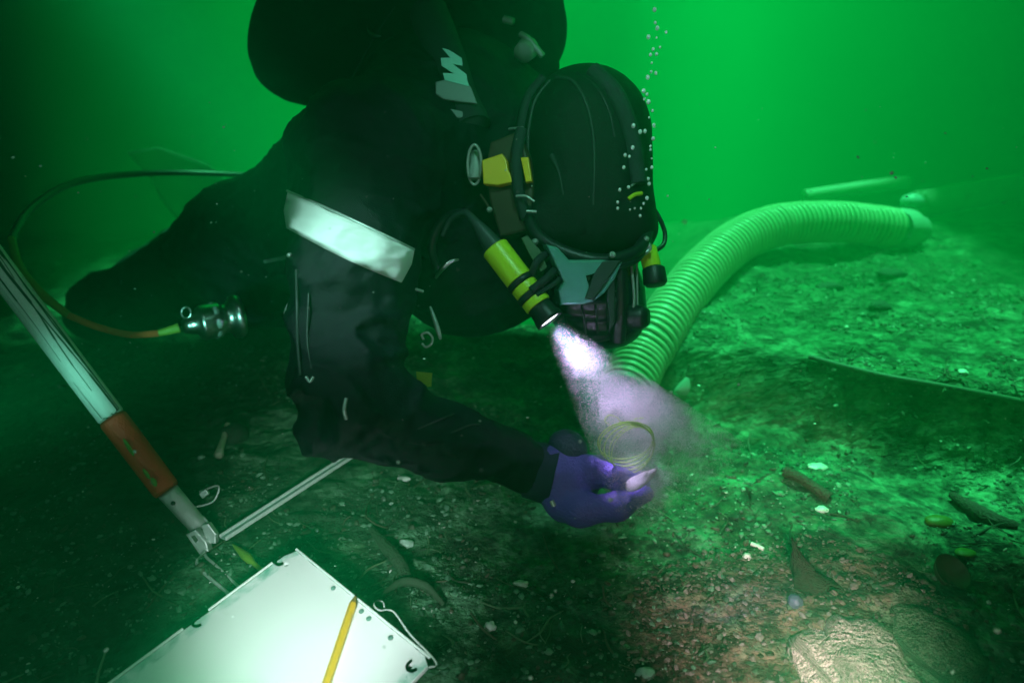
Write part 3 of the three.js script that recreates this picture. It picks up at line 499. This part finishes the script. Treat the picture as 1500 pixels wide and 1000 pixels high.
// gas hose looping at the left
{
  const pts = [[262, 480, 1.16], [232, 488, 1.15], [190, 490, 1.14], [140, 478, 1.13], [100, 462, 1.12], [62, 432, 1.12], [30, 395, 1.15], [16, 350, 1.22], [40, 310, 1.34], [100, 270, 1.5], [180, 256, 1.66], [260, 253, 1.76], [350, 256, 1.8], [420, 262, 1.78]].map((p) => P(...p));
  const t = thing('gas_hose', 'thin gas hose looping from the hip valve to the left, orange, yellow and dark', 'hose', pts[0].clone());
  part('hose_sleeve', sweep(pts.slice(0, 2), [0.008, 0.0055], 10), mat(0.22, 0.40, 0.05, 0.5), t, 'green end sleeve');
  part('hose_length', sweep(pts.slice(1, 5), 0.0055, 10, 60), mat(0.50, 0.10, 0.02, 0.6, { bumpMap: rep(weave, 30), bumpScale: 0.001 }), t, 'orange braided length');
  part('hose_length', sweep(pts.slice(4, 8), [0.006, 0.0075, 0.0065], 10, 60), mat(0.26, 0.30, 0.03, 0.6, { bumpMap: rep(grainTex, 20), bumpScale: 0.002 }), t, 'yellow length grown with algae');
  part('hose_length', sweep(pts.slice(7), 0.0068, 10, 80), M.rubber, t, 'dark upper length');
}

// ---------------------------------------------------------------- ranging pole and frame
{
  const a = P(-70, 302, 0.96), b = P(262, 742, 1.0), at = (t) => a.clone().lerp(b, t), L = a.distanceTo(b);
  const t = thing('ranging_pole', 'weathered red and white wooden ranging pole slanting in from the left edge', 'pole', at(0.5));
  const wood = new THREE.CanvasTexture((() => { const c = document.createElement('canvas'); c.width = 256; c.height = 1024; const x = c.getContext('2d'); x.fillStyle = '#d6dcd6'; x.fillRect(0, 0, 256, 1024);
    for (let i = 0; i < 90; i++) { x.strokeStyle = `rgba(70,90,80,${rr(0.05, 0.25)})`; x.lineWidth = rr(0.6, 2.4); let u = rnd() * 256, v = rnd() * 1024; x.beginPath(); x.moveTo(u, v); for (let k = 0; k < 8; k++) { u += rr(-3, 3); v += rr(10, 34); x.lineTo(u, v); } x.stroke(); }
    for (let i = 0; i < 30; i++) { x.strokeStyle = 'rgba(16,20,17,0.97)'; let u = rr(20, 236), v = rnd() * 900; for (let k = 0; k < 14; k++) { x.lineWidth = rr(3, 11) * Math.sin((k + 1) / 15 * Math.PI); x.beginPath(); x.moveTo(u, v); u += rr(-6, 6); v += rr(12, 30); x.lineTo(u, v); x.stroke(); } } return c; })());
  wood.colorSpace = THREE.SRGBColorSpace; wood.wrapS = wood.wrapT = THREE.RepeatWrapping; wood.repeat.set(1 / 0.12, 1 / 0.5);
  const white = mat(0.86, 0.88, 0.86, 0.55, { map: wood }), red = mat(0.52, 0.035, 0.012, 0.6, { bumpMap: rep(grainTex, 12), bumpScale: 0.001 });
  const lath = (r0, r1, u, v, seg = 28) => { const g = turned([[0, 0], [r0 * 0.9, 0], [r0, 0.004 / (L * (v - u))], [r1, 1 - 0.004 / (L * (v - u))], [r1 * 0.9, 1], [0, 1]], at(u), at(v), seg); const q = g.attributes.uv; for (let i = 0; i < q.count; i++) q.setXY(i, q.getX(i) * 0.12, q.getY(i) * 0.4); return g; };
  part('white_section', lath(0.0178, 0.0176, 0, 0.695), white, t);
  const r = part('red_section', lath(0.0184, 0.0178, 0.695, 0.945), red, t);
  for (const [x, y, w, h, ro] of [[188, 655, 3, 15, 0.55], [214, 694, 3, 9, 0.6], [225, 706, 4, 7, 0.5]]) { const g = new THREE.SphereGeometry(1, 10, 8); g.scale(w * 1 / F, h * 1 / F, 0.0012); g.rotateZ(ro); g.applyQuaternion(camera.quaternion); const q = P(x, y, 0.967); g.translate(q.x, q.y, q.z); part('algae_patch', g, mat(0.10, 0.22, 0.02, 0.8), r); }
}
{
  const t = thing('corner_bracket', 'metal corner joint between the ranging pole and the long thin rod', 'bracket', P(290, 770, 1.01));
  part('socket', turned([[0, 0], [0.0135, 0], [0.014, 0.05], [0.0125, 0.95], [0.012, 1], [0, 1]], P(244, 718, 0.998), P(292, 772, 1.02)), M.zinc, t);
  part('bolt', dots(0.003).translate(...P(253, 737, 0.985).toArray()), M.rubber, t);
  part('clamp', plate([[280, 780], [291, 774], [306, 790], [309, 802], [298, 806]], 1.005, 0.012, [[[286, 782], [291, 780], [296, 787], [292, 791]]], 0.0015), M.zinc, t);
  part('clamp', plate([[300, 768], [308, 766], [318, 780], [318, 792], [308, 792]], 1.01, 0.008, [], 0.0015), M.zinc, t);
  part('wire_loop', sweep([P(303, 802, 1.0), P(296, 812, 0.985), P(288, 822, 0.975), P(296, 836, 0.965), P(335, 870, 0.94), P(365, 900, 0.925)], 0.0024, 8, 50), M.zinc, t);
  part('wire_loop', sweep([P(303, 802, 1.0), P(300, 812, 0.99), P(316, 828, 0.97), P(352, 862, 0.945), P(372, 882, 0.93)], 0.002, 8, 50), M.zinc, t);
  part('fin_plate', merge(sweep([P(318, 788, 1.01), P(298, 758, 1.02), P(278, 746, 1.025), P(312, 734, 1.03), P(320, 712, 1.035), P(292, 720, 1.04)], 0.0016, 6, 60)), M.zinc, t);
  part('fin_plate', plate([[294, 722], [302, 716], [306, 722], [298, 728]], 1.035, 0.004, [], 0.001), M.zinc, t);
  const a = P(326, 789, 1.01), b = G(545, 648, 0.016), r = b.clone().sub(a).normalize(), s = r.clone().cross(V(0, 1, 0)).normalize(), n = s.clone().cross(r);
  const rod = thing('angle_rod', 'long thin pale metal rod running from the corner joint to under the elbow', 'rod', a.clone());
  const strip = (w, h, off, up) => { const g = new RoundedBoxGeometry(a.distanceTo(b), h, w, 1, Math.min(w, h) * 0.3); g.applyMatrix4(frame(r, n.clone(), s.clone(), a.clone().lerp(b, 0.5).addScaledVector(s, off).addScaledVector(n, up))); return g; };
  part('web', strip(0.011, 0.0025, 0, 0), mat(0.26, 0.42, 0.36, 0.5), rod);
  const pm = mat(0.62, 0.76, 0.70, 0.45); part('flange', strip(0.0028, 0.006, 0.0055, 0.002), pm, rod); part('flange', strip(0.0028, 0.006, -0.0055, 0.002), pm, rod);
}
{ // green spike peg by the slate
  solo('peg', turned([[0.0006, 0], [0.003, 0.15], [0.0065, 0.5], [0.0055, 0.6], [0.003, 0.72], [0.003, 1], [0, 1]], P(340, 797, 1.02), P(384, 836, 0.96)), mat(0.16, 0.34, 0.03, 0.5), 'yellow-green plastic peg leaning beside the slate corner', 'peg');
}

// ---------------------------------------------------------------- slate, pencil, wire
{
  const k = 0.965, A = P(430, 805, 0.9676 * k), B = P(632, 970, 0.799 * k), C = P(165, 1000, 0.8255 * k);
  const u = B.clone().sub(A), v = C.clone().sub(A), w = u.length(); u.normalize(); v.addScaledVector(u, -v.dot(u)).normalize(); const n = v.clone().cross(u).normalize(), H = 0.40;
  const t = thing('recording_slate', 'bright white plastic recording slate lying tilted at the bottom edge', 'slate', A.clone());
  const grime = noiseTex(512, (a, b) => { const e = Math.min(a, 1 - a), f = tf(a, b, 14, 5, 77), s = Math.max(0, tf(a, b, 40, 3, 5) - 0.42) * 1.6, g = Math.max(0, 0.35 * (0.06 - e) / 0.06 + f * 0.9 * (e < 0.05 ? 1 : 0.12)); return [0.95 - 0.6 * g - s, 0.97 - 0.3 * g - s * 0.6, 0.96 - 0.4 * g - s * 0.7]; }, true);
  const m = mat(0.95, 0.95, 0.95, 0.45, { map: grime });
  const s = new THREE.Shape(); const pts = [];   // outline with worn edges and notches
  const run = (x0, y0, x1, y1, n) => { for (let i = 0; i < n; i++) { const q = i / n; pts.push([lerp(x0, x1, q) + 0.0007 * nz(i * 0.7, x0 * 9, y1 * 9), lerp(y0, y1, q) + 0.0007 * nz(i * 0.7, x1 * 9 + 4, y0 * 9)]); } };
  run(0.006, 0, w - 0.006, 0, 50); run(w, 0.006, w, H, 40); run(w, H, 0, H, 10); run(0, H, 0, 0.006, 50);
  pts.forEach(([x, y], i) => s[i ? 'lineTo' : 'moveTo'](x, y));
  const hole = (x, y, r) => { const h = new THREE.Path(); h.absarc(x, y, r, 0, Math.PI * 2, true); s.holes.push(h); };
  hole(0.014, 0.02, 0.0035); hole(w - 0.015, 0.018, 0.004);
  const g = new THREE.ExtrudeGeometry(s, { depth: 0.004, bevelEnabled: true, bevelSize: 0.0008, bevelThickness: 0.0008, bevelSegments: 2 });
  const q = g.attributes.uv; for (let i = 0; i < q.count; i++) q.setXY(i, q.getX(i) / w, q.getY(i) / w);
  g.applyMatrix4(frame(u, v, n.clone().negate(), A)); if (frame(u, v, n.clone().negate(), A).determinant() < 0) { const ix = g.attributes; void ix; }
  part('board', g, m, t);
  const on = (x, y, h) => A.clone().addScaledVector(u, x).addScaledVector(v, y).addScaledVector(n, h);
  const rim = mat(0.75, 0.85, 0.80, 0.3);
  part('edge_rail', sweep([on(0.004, -0.002, 0.002), on(w - 0.004, -0.002, 0.002)], 0.0016, 8), rim, t);
  part('edge_rail', sweep([on(-0.002, 0.03, 0.002), on(-0.002, 0.118, 0.002)], 0.0016, 8), rim, t);
  part('edge_rail', sweep([on(-0.002, 0.15, 0.002), on(-0.002, H, 0.002)], 0.0016, 8), rim, t);
  const scr = (x, y) => part('screw', turned([[0, 0], [0.003, 0], [0.003, 0.6], [0.002, 1], [0, 1]], on(x, y, 0.0008), on(x, y, 0.003), 12), mat(0.12, 0.25, 0.2, 0.5), t);
  scr(0.095, 0.006); scr(0.165, 0.007); scr(0.205, 0.008); scr(0.15, 0.006);
  const lug = (x, y) => { const g = new THREE.TorusGeometry(0.006, 0.0016, 8, 20, Math.PI * 1.2); g.applyMatrix4(frame(u, v, n, on(x, y, 0.002))); part('lug', g, mat(0.25, 0.5, 0.4, 0.4), t); };
  lug(0.004, 0.022); lug(0.004, 0.134); lug(w - 0.012, 0.016);
  // pencil lying across it
  const tip = P(524, 868, 0), pl = (px, py, h) => { // photo point on the slate's plane, lifted by h
    const o = camera.position, d = P(px, py, 1).sub(o), s = on(0, 0, h).sub(o).dot(n) / d.dot(n); return o.clone().addScaledVector(d, s); }; void tip;
  const p0 = pl(521, 872, 0.0075), p1 = pl(478, 1000, 0.0065), dir = p1.clone().sub(p0).normalize(), end = p0.clone().addScaledVector(dir, 0.16), pc = thing('pencil', 'yellow hexagonal pencil lying across the white slate', 'pencil', p0.clone());
  const R = 0.0046, hex = turned([[R * 0.72, 0], [R, 0.012], [R, 1], [0, 1]], p0.clone().addScaledVector(dir, 0.010), end, 6).toNonIndexed(); hex.computeVertexNormals();
  part('shaft', hex, mat(0.80, 0.50, 0.02, 0.4, { bumpMap: rep(grainTex, 30), bumpScale: 0.0004 }), pc);
  part('cone', turned([[0.0013, 0], [R * 0.95, 1]], p0.clone().addScaledVector(dir, 0.0015), p0.clone().addScaledVector(dir, 0.0112), 12), mat(0.35, 0.22, 0.06, 0.7), pc);
  part('lead', turned([[0.0004, 0], [0.0016, 0.8], [0, 1]], p0.clone().addScaledVector(dir, -0.003), p0.clone().addScaledVector(dir, 0.002), 10), mat(0.01, 0.01, 0.012, 0.4), pc);
  // bent wire hook at the right corner
  const wr = [on(w + 0.003, 0.006, 0.001), on(w + 0.009, 0.0, 0.004)], px = [[600, 928], [575, 895], [566, 893], [558, 894], [550, 890], [548, 883], [553, 879], [561, 882], [563, 889]].map(([x, y]) => pl(x, y, 0.008));
  solo('wire_hook', sweep([...wr, ...px], 0.0011, 6, 90), mat(0.75, 0.85, 0.8, 0.3, { metalness: 0.4 }), 'thin bent wire with an eye sticking out from the slate corner', 'wire');
}

// ---------------------------------------------------------------- coil of line in the beam, bubbles
{
  const cs = []; for (let i = 0; i < 5; i++) { const ring = []; for (let k = 0; k < 24; k++) { const a = k / 24 * 2 * Math.PI; ring.push(P(921 + (i - 2) * [2, 4, 1, 5, 3][i] + (41 - i * 2.5) * Math.cos(a), 652 + (i - 2) * 3.6 + (27 + i * 1.5) * Math.sin(a) - (4 + i) * Math.cos(a), 0.868 + 0.02 * Math.sin(a) + i * 0.003)); } cs.push(sweep(ring, 0.00085, 6, 72, true)); }
  cs.push(sweep([P(912, 628, 0.868), P(905, 612, 0.868), P(892, 608, 0.868), P(886, 616, 0.868), P(893, 622, 0.868)], 0.0009, 6, 40));
  cs.push(sweep([P(925, 626, 0.868), P(930, 614, 0.868), P(943, 612, 0.868)], 0.0009, 6, 30));
  solo('line_coil', merge(cs), mat(0.45, 0.80, 0.14, 0.4), 'loose coil of thin yellow-green line hanging in the torch beam above the fingers', 'line');
}
{
  const m = mat(0.92, 0.95, 0.94, 0.3), g0 = new THREE.SphereGeometry(1, 14, 10); g0.scale(0.92, 1.08, 0.92);
  const spots = [[959, 14], [960, 33, .7], [963, 41], [976, 47, .7], [950, 54], [957, 72, .8], [967, 69, .6], [953, 80, .8], [962, 79, .8], [954, 105, .7], [961, 107, .8], [949, 113], [943, 133, 1], [948, 138, .8], [944, 145, .7], [950, 149, 1.1], [956, 162, .7], [958, 183, .8], [957, 203, .9], [953, 214, .6], [953, 219, .6], [955, 245, .8], [947, 248, .6], [950, 262, .7], [951, 269, .9], [948, 290, .9], [943, 298, .6], [928, 184, 1], [938, 193, 1], [945, 192, .9], [927, 216, .9], [916, 227, .8], [922, 229, .7], [914, 245, .8], [908, 278, .8], [921, 274, .8], [905, 296, .7], [905, 305, .7], [923, 307, .5], [930, 305, .5], [939, 305, .6], [938, 316, .7], [951, 172, .5], [955, 232, .5], [962, 55, .5], [955, 92, .5]];
  let first;
  for (const [x, y, s = 1] of spots) {
    const o = first ? first.clone() : shadows(new THREE.Mesh(g0, m)); first ??= o; o.name = numbered('air_bubble');
    o.position.copy(P(x, y, 0.90 + 0.02 * rnd())); o.scale.setScalar(0.0028 * s); scene.add(o);
    tag(o, 'tiny bright air bubble rising along the right side of the hood', 'bubble', 'air bubbles rising beside the hood');
  }
}

// ---------------------------------------------------------------- finds and litter on the seabed
const lump = (sx, sy, sz, sd, rough = 0.25, det = 3) => { const g = new THREE.IcosahedronGeometry(1, det), p = g.attributes.position; for (let i = 0; i < p.count; i++) { const [x, y, z] = [p.getX(i), p.getY(i), p.getZ(i)], k = 1 + rough * fbm(x * 1.3 + sd, y * 1.3, z * 1.3, 3) * 2; p.setXYZ(i, x * sx * k, y * sy * k, z * sz * k); } g.computeVertexNormals(); return boxUV(mergeVerts(g)); };
function mergeVerts(g) { // smooth normals for the non-indexed icosahedron
  const p = g.attributes.position, m = new Map(), n = new Float32Array(p.count * 3), N = g.attributes.normal;
  for (let i = 0; i < p.count; i++) { const k = [p.getX(i), p.getY(i), p.getZ(i)].map((x) => Math.round(x * 1e6)).join(); if (!m.has(k)) m.set(k, V()); m.get(k).add(V(N.getX(i), N.getY(i), N.getZ(i))); }
  for (let i = 0; i < p.count; i++) { const v = m.get([p.getX(i), p.getY(i), p.getZ(i)].map((x) => Math.round(x * 1e6)).join()).clone().normalize(); n.set([v.x, v.y, v.z], i * 3); }
  g.setAttribute('normal', new THREE.BufferAttribute(n, 3)); return g;
}
function put(name, geo, m, px, py, label, cat, lift = 0, turn = 0, group) { geo.rotateY(turn); const q = G(px, py); geo.translate(q.x, q.y + lift, q.z); return solo(name, geo, m, label, cat, group); }
const stoneTex = noiseTex(512, (u, v) => { const a = tf(u, v, 10, 6, 3), b = tf(u, v, 44, 3, 8), c = tf(u, v, 110, 2, 14), q = 0.78 + 0.5 * a + 0.5 * b + 0.9 * c + (c > 0.12 ? 0.3 : 0); return [q, q * 0.97, q * 0.95]; }, true);
const paleRock = mat(0.66, 0.57, 0.53, 1.0, { specularIntensity: 0.1, map: rep(stoneTex, 6), bumpMap: rep(grainTex, 7), bumpScale: 0.004 });
const bone = mat(0.50, 0.58, 0.42, 0.6, { bumpMap: rep(grainTex, 14), bumpScale: 0.001 }), shell = mat(0.55, 0.68, 0.58, 0.4), darkStone = mat(0.03, 0.04, 0.035, 0.8, { bumpMap: rep(grainTex, 10), bumpScale: 0.002 });
const wetWood = mat(0.050, 0.032, 0.024, 0.75, { bumpMap: rep(grainTex, 10), bumpScale: 0.003 }), greyWood = mat(0.032, 0.022, 0.02, 0.95, { specularIntensity: 0.2, bumpMap: rep(grainTex, 10), bumpScale: 0.003 });
put('rock', lump(0.066, 0.054, 0.09, 4, 0.34, 5), paleRock, 1262, 985, 'large pale speckled rock at the bottom right edge', 'rock', -0.022, 0.3);
put('rock', lump(0.05, 0.03, 0.06, 9, 0.2, 4), mat(0.14, 0.22, 0.13, 0.9, { map: rep(stoneTex, 6), bumpMap: rep(grainTex, 7), bumpScale: 0.005 }), 1365, 955, 'greenish rock touching the right side of the pale rock', 'rock', 0.004, 0.2);
{ // pointed wooden stake
  const g = sweep([P(1161, 788, 0.94), P(1172, 822, 0.935), P(1190, 856, 0.925), P(1216, 884, 0.915)], [0.001, 0.006, 0.014, 0.024, 0.026], 18, 50), p = g.attributes.position;
  for (let i = 0; i < p.count; i++) { const k = 0.008 * nz(p.getX(i) * 70, p.getY(i) * 20, p.getZ(i) * 60); p.setXYZ(i, p.getX(i) + k, p.getY(i), p.getZ(i) + k); } g.computeVertexNormals();
  solo('stake', g, greyWood, 'broken pointed wooden stake standing up beside the pale rock', 'stake');
}
put('pebble', lump(0.009, 0.008, 0.009, 2), mat(0.10, 0.11, 0.17, 0.5), 1164, 885, 'small bluish pebble on the brown bed left of the pale rock', 'pebble', 0.005);
solo('bone_pin', sweep([G(1101, 796, 0.004), G(1119, 804, 0.006)], [0.003, 0.0028], 10), mat(0.85, 0.84, 0.80, 0.4), 'short white bone pin on the silt left of the pointed stake', 'bone pin');
solo('long_bone', sweep([G(333, 622, 0.03), G(328, 640, 0.02), G(322, 658, 0.014), G(320, 668, 0.01)], [0.0055, 0.005, 0.006, 0.0085], 12), bone, 'pale bone lying against the dark stone behind the ranging pole', 'bone');
put('stone', lump(0.022, 0.02, 0.024, 7), darkStone, 345, 645, 'dark stone beside the pale bone', 'stone', 0.012);
solo('branch', sweep([G(1150, 690, 0.012), G(1172, 700, 0.014), G(1193, 714, 0.012), G(1215, 729, 0.006)], [0.009, 0.008, 0.0085, 0.01], 12), wetWood, 'short dark waterlogged branch on the pale green silt', 'branch');
solo('branch', sweep([G(1395, 725, 0.008), G(1425, 745, 0.012), G(1452, 760, 0.01), G(1490, 770, 0.004)], [0.006, 0.011, 0.012, 0.006], 12), wetWood, 'thick dark branch half buried by the right edge', 'branch');
solo('branch', sweep([G(545, 775, 0.006), G(565, 800, 0.012), G(590, 830, 0.012), G(600, 850, 0.006), G(625, 860, 0.003)], [0.005, 0.009, 0.009, 0.007, 0.004], 12), mat(0.03, 0.055, 0.03, 0.85, { bumpMap: rep(grainTex, 10), bumpScale: 0.003 }), 'crooked dark root on the silt beyond the slate', 'root');
solo('branch', sweep([G(560, 870, 0.004), G(590, 852, 0.012), G(622, 858, 0.012), G(650, 885, 0.004)], [0.003, 0.006, 0.006, 0.003], 10), mat(0.03, 0.055, 0.03, 0.85), 'arched dark root beside the wire hook', 'root');
put('bowl', (() => { const g = new THREE.LatheGeometry([[0.001, 0], [0.012, 0.001], [0.02, 0.008], [0.024, 0.018], [0.022, 0.018], [0.017, 0.009], [0.001, 0.004]].map(([a, b]) => new THREE.Vector2(a, b)), 24, 0, 5.2); g.rotateX(0.5); return g; })(), mat(0.05, 0.10, 0.04, 0.6), 1382, 850, 'broken round dark pot base with a green rim near the right edge', 'pot', 0.006, 0.4);
put('mussel_shell', lump(0.020, 0.008, 0.012, 6, 0.1), mat(0.09, 0.15, 0.02, 0.5), 1375, 767, 'yellow-green mussel shell on the bright silt at the right', 'shell', 0.004);
put('mussel_shell', lump(0.014, 0.004, 0.009, 3, 0.1), mat(0.09, 0.22, 0.03, 0.5), 1412, 818, 'small bright green shell valve on the rim of the broken pot', 'shell', 0.010);
solo('flat_shell', (() => { const g = new THREE.SphereGeometry(1, 24, 16), p = g.attributes.position; for (let i = 0; i < p.count; i++) { const x = p.getX(i), w = 1 - 0.5 * Math.max(0, -x) ** 1.5; p.setXYZ(i, x * 0.046, p.getY(i) * 0.024 * w, p.getZ(i) * 0.008); } g.computeVertexNormals(); g.rotateZ(0.32); g.applyQuaternion(camera.quaternion); const c = P(1020, 563, 1.46); g.translate(c.x, c.y, c.z); return g; })(), mat(0.18, 0.36, 0.28, 0.4), 'large pale oval shell standing at the foot of the suction hose', 'shell');
put('stone', lump(0.008, 0.006, 0.007, 12), mat(0.06, 0.02, 0.018, 0.7), 1077, 656, 'small dark red stone on the silt right of the beam', 'stone', 0.003);
put('shell', lump(0.016, 0.005, 0.011, 8, 0.3), shell, 1197, 687, 'white shell half on the dark branch', 'shell', 0.004);
put('shell', lump(0.009, 0.005, 0.008, 5, 0.3), shell, 1204, 749, 'white shell chip below the end of the dark branch', 'shell', 0.003);
put('shell', lump(0.008, 0.004, 0.007, 15, 0.3), shell, 1410, 549, 'bright shell on the top of the bank', 'shell', 0.006);
put('shell', lump(0.010, 0.006, 0.008, 25, 0.35), mat(0.4, 0.6, 0.48, 0.4), 595, 800, 'pale snail shell beside the crooked root', 'shell', 0.005);
put('shell', lump(0.010, 0.004, 0.006, 26, 0.4), shell, 763, 858, 'pale flat shell on dark mud below the glove', 'shell', 0.003);
put('shell', lump(0.007, 0.005, 0.007, 27, 0.4), shell, 718, 920, 'pale angular shell near the bottom centre', 'shell', 0.003);
put('shell', lump(0.011, 0.004, 0.005, 28, 0.4), shell, 592, 704, 'pale thin shell just under the forearm', 'shell', 0.003);
put('shell', lump(0.006, 0.005, 0.006, 29, 0.4), mat(0.7, 0.72, 0.68, 0.4), 1094, 818, 'white lump of shell under the short bone pin', 'shell', 0.003);
put('shell', lump(0.010, 0.006, 0.008, 31, 0.4), mat(0.2, 0.4, 0.3, 0.5), 945, 990, 'dull green shell at the bottom edge right of centre', 'shell', 0.004);
put('stone', lump(0.022, 0.012, 0.014, 41), darkStone, 1290, 452, 'dark stone on the far bank below the hose end', 'stone', 0.004);
put('stone', lump(0.035, 0.014, 0.02, 42), darkStone, 1305, 404, 'larger dark stone high on the far bank', 'stone', 0.004);
put('stone', lump(0.03, 0.01, 0.016, 43), darkStone, 1215, 422, 'flat dark stone in the shade of the hose arch', 'stone', 0.003);
solo('cable', sweep([[1185, 522], [1240, 537], [1300, 551], [1370, 563], [1440, 576], [1520, 592]].map(([x, y]) => G(x, y, 0.012)), 0.005, 8, 60), mat(0.05, 0.10, 0.06, 0.6), 'thin dark cable along the edge of the bank', 'cable');

{ // small stuff that nobody could count
  const scatter = (name, label, cat, n, geo, m, where, size, tints) => {
    const im = new THREE.InstancedMesh(geo, m, n), m4 = new THREE.Matrix4(), q = new THREE.Quaternion(), e = new THREE.Euler(), c = new THREE.Color(); let k = 0, guard = 0;
    while (k < n && guard++ < n * 60) { const p = where(); if (!p) continue; const s = size(); im.setMatrixAt(k, m4.compose(p, q.setFromEuler(e.set(rr(-0.6, 0.6), rnd() * 6.28, rr(-0.6, 0.6))), V(s * rr(0.7, 1.5), s * rr(0.5, 1), s * rr(0.7, 1.3)))); const t = tints[Math.floor(rnd() * tints.length)]; im.setColorAt(k, c.setRGB(...t)); k++; }
    im.count = k; im.name = name; shadows(im); tag(im, label, cat, null, 'stuff'); scene.add(im);
  };
  const white = mat(1, 1, 1, 0.6), onBed = (lo = 0) => () => { const x = rr(-0.9, 1.2), z = -0.4 - 1.6 * rnd() ** 1.3; if (fbm(x * 5, 70, z * 5, 3) < lo) return null; return V(x, gh(x, z) + 0.001, z); };
  scatter('shell_grit', 'scattered crumbs of broken shell on the silt', 'grit', 1300, lump(1, 0.55, 0.8, 55, 0.5, 1), white, onBed(-0.02), () => 0.0008 + 0.0026 * rnd() ** 6, [[0.5, 0.62, 0.52], [0.35, 0.5, 0.4], [0.2, 0.36, 0.25]]);
  scatter('dark_gravel', 'dark peat crumbs and gravel over the seabed', 'gravel', 9000, lump(1, 0.7, 0.85, 65, 0.5, 1), white, onBed(-0.12), () => 0.0012 + 0.004 * rnd() ** 4, [[0.02, 0.03, 0.02], [0.04, 0.05, 0.03], [0.03, 0.06, 0.03], [0.06, 0.04, 0.03]]);
  scatter('silt_clods', 'soft clods of green silt over the seabed', 'silt', 13000, lump(1, 0.6, 0.9, 75, 0.5, 2), white, onBed(-0.1), () => 0.0012 + 0.004 * rnd() ** 4, [[0.05, 0.14, 0.08], [0.09, 0.22, 0.13], [0.03, 0.08, 0.045], [0.13, 0.28, 0.18]]);
  scatter('peat_rubble', 'brown and grey crumbs of peat and stone round the pale rock', 'rubble', 3200, lump(1, 0.8, 0.9, 85, 0.6, 2), white, () => { const a = rnd() * 6.28, r = 0.20 * Math.sqrt(rnd()), x = 0.335 + r * Math.cos(a), z = -0.67 + r * 0.85 * Math.sin(a); return V(x, gh(x, z) + 0.001, z); }, () => 0.0009 + 0.0034 * rnd() ** 4, [[0.12, 0.095, 0.08], [0.09, 0.06, 0.048], [0.18, 0.16, 0.145], [0.04, 0.028, 0.022], [0.06, 0.1, 0.06]]);
  // fibres and twigs
  const twig = sweep([V(-1, 0, 0), V(-0.3, 0.06, 0.1), V(0.4, 0.0, -0.08), V(1, 0.05, 0.05)], [0.03, 0.05, 0.045, 0.02], 5, 9);
  scatter('twigs', 'fine dark twigs and root fibres lying on the seabed', 'twigs', 2200, twig, white, onBed(-0.1), () => 0.008 + 0.03 * rnd() ** 2.5, [[0.02, 0.03, 0.015], [0.05, 0.04, 0.025], [0.04, 0.08, 0.03], [0.08, 0.16, 0.08]]);
  scatter('suspended_specks', 'pale specks drifting in the water', 'specks', 420, dots(1), white, () => { const p = P(rr(-40, 1540), rr(150, 1000), rr(0.55, 1.6)); return p.y > gh(p.x, p.z) + 0.01 ? p : null; }, () => 0.0005 + 0.0018 * rnd() ** 5, [[0.5, 0.65, 0.55], [0.3, 0.5, 0.38]]);
}

renderer.render(scene, camera);
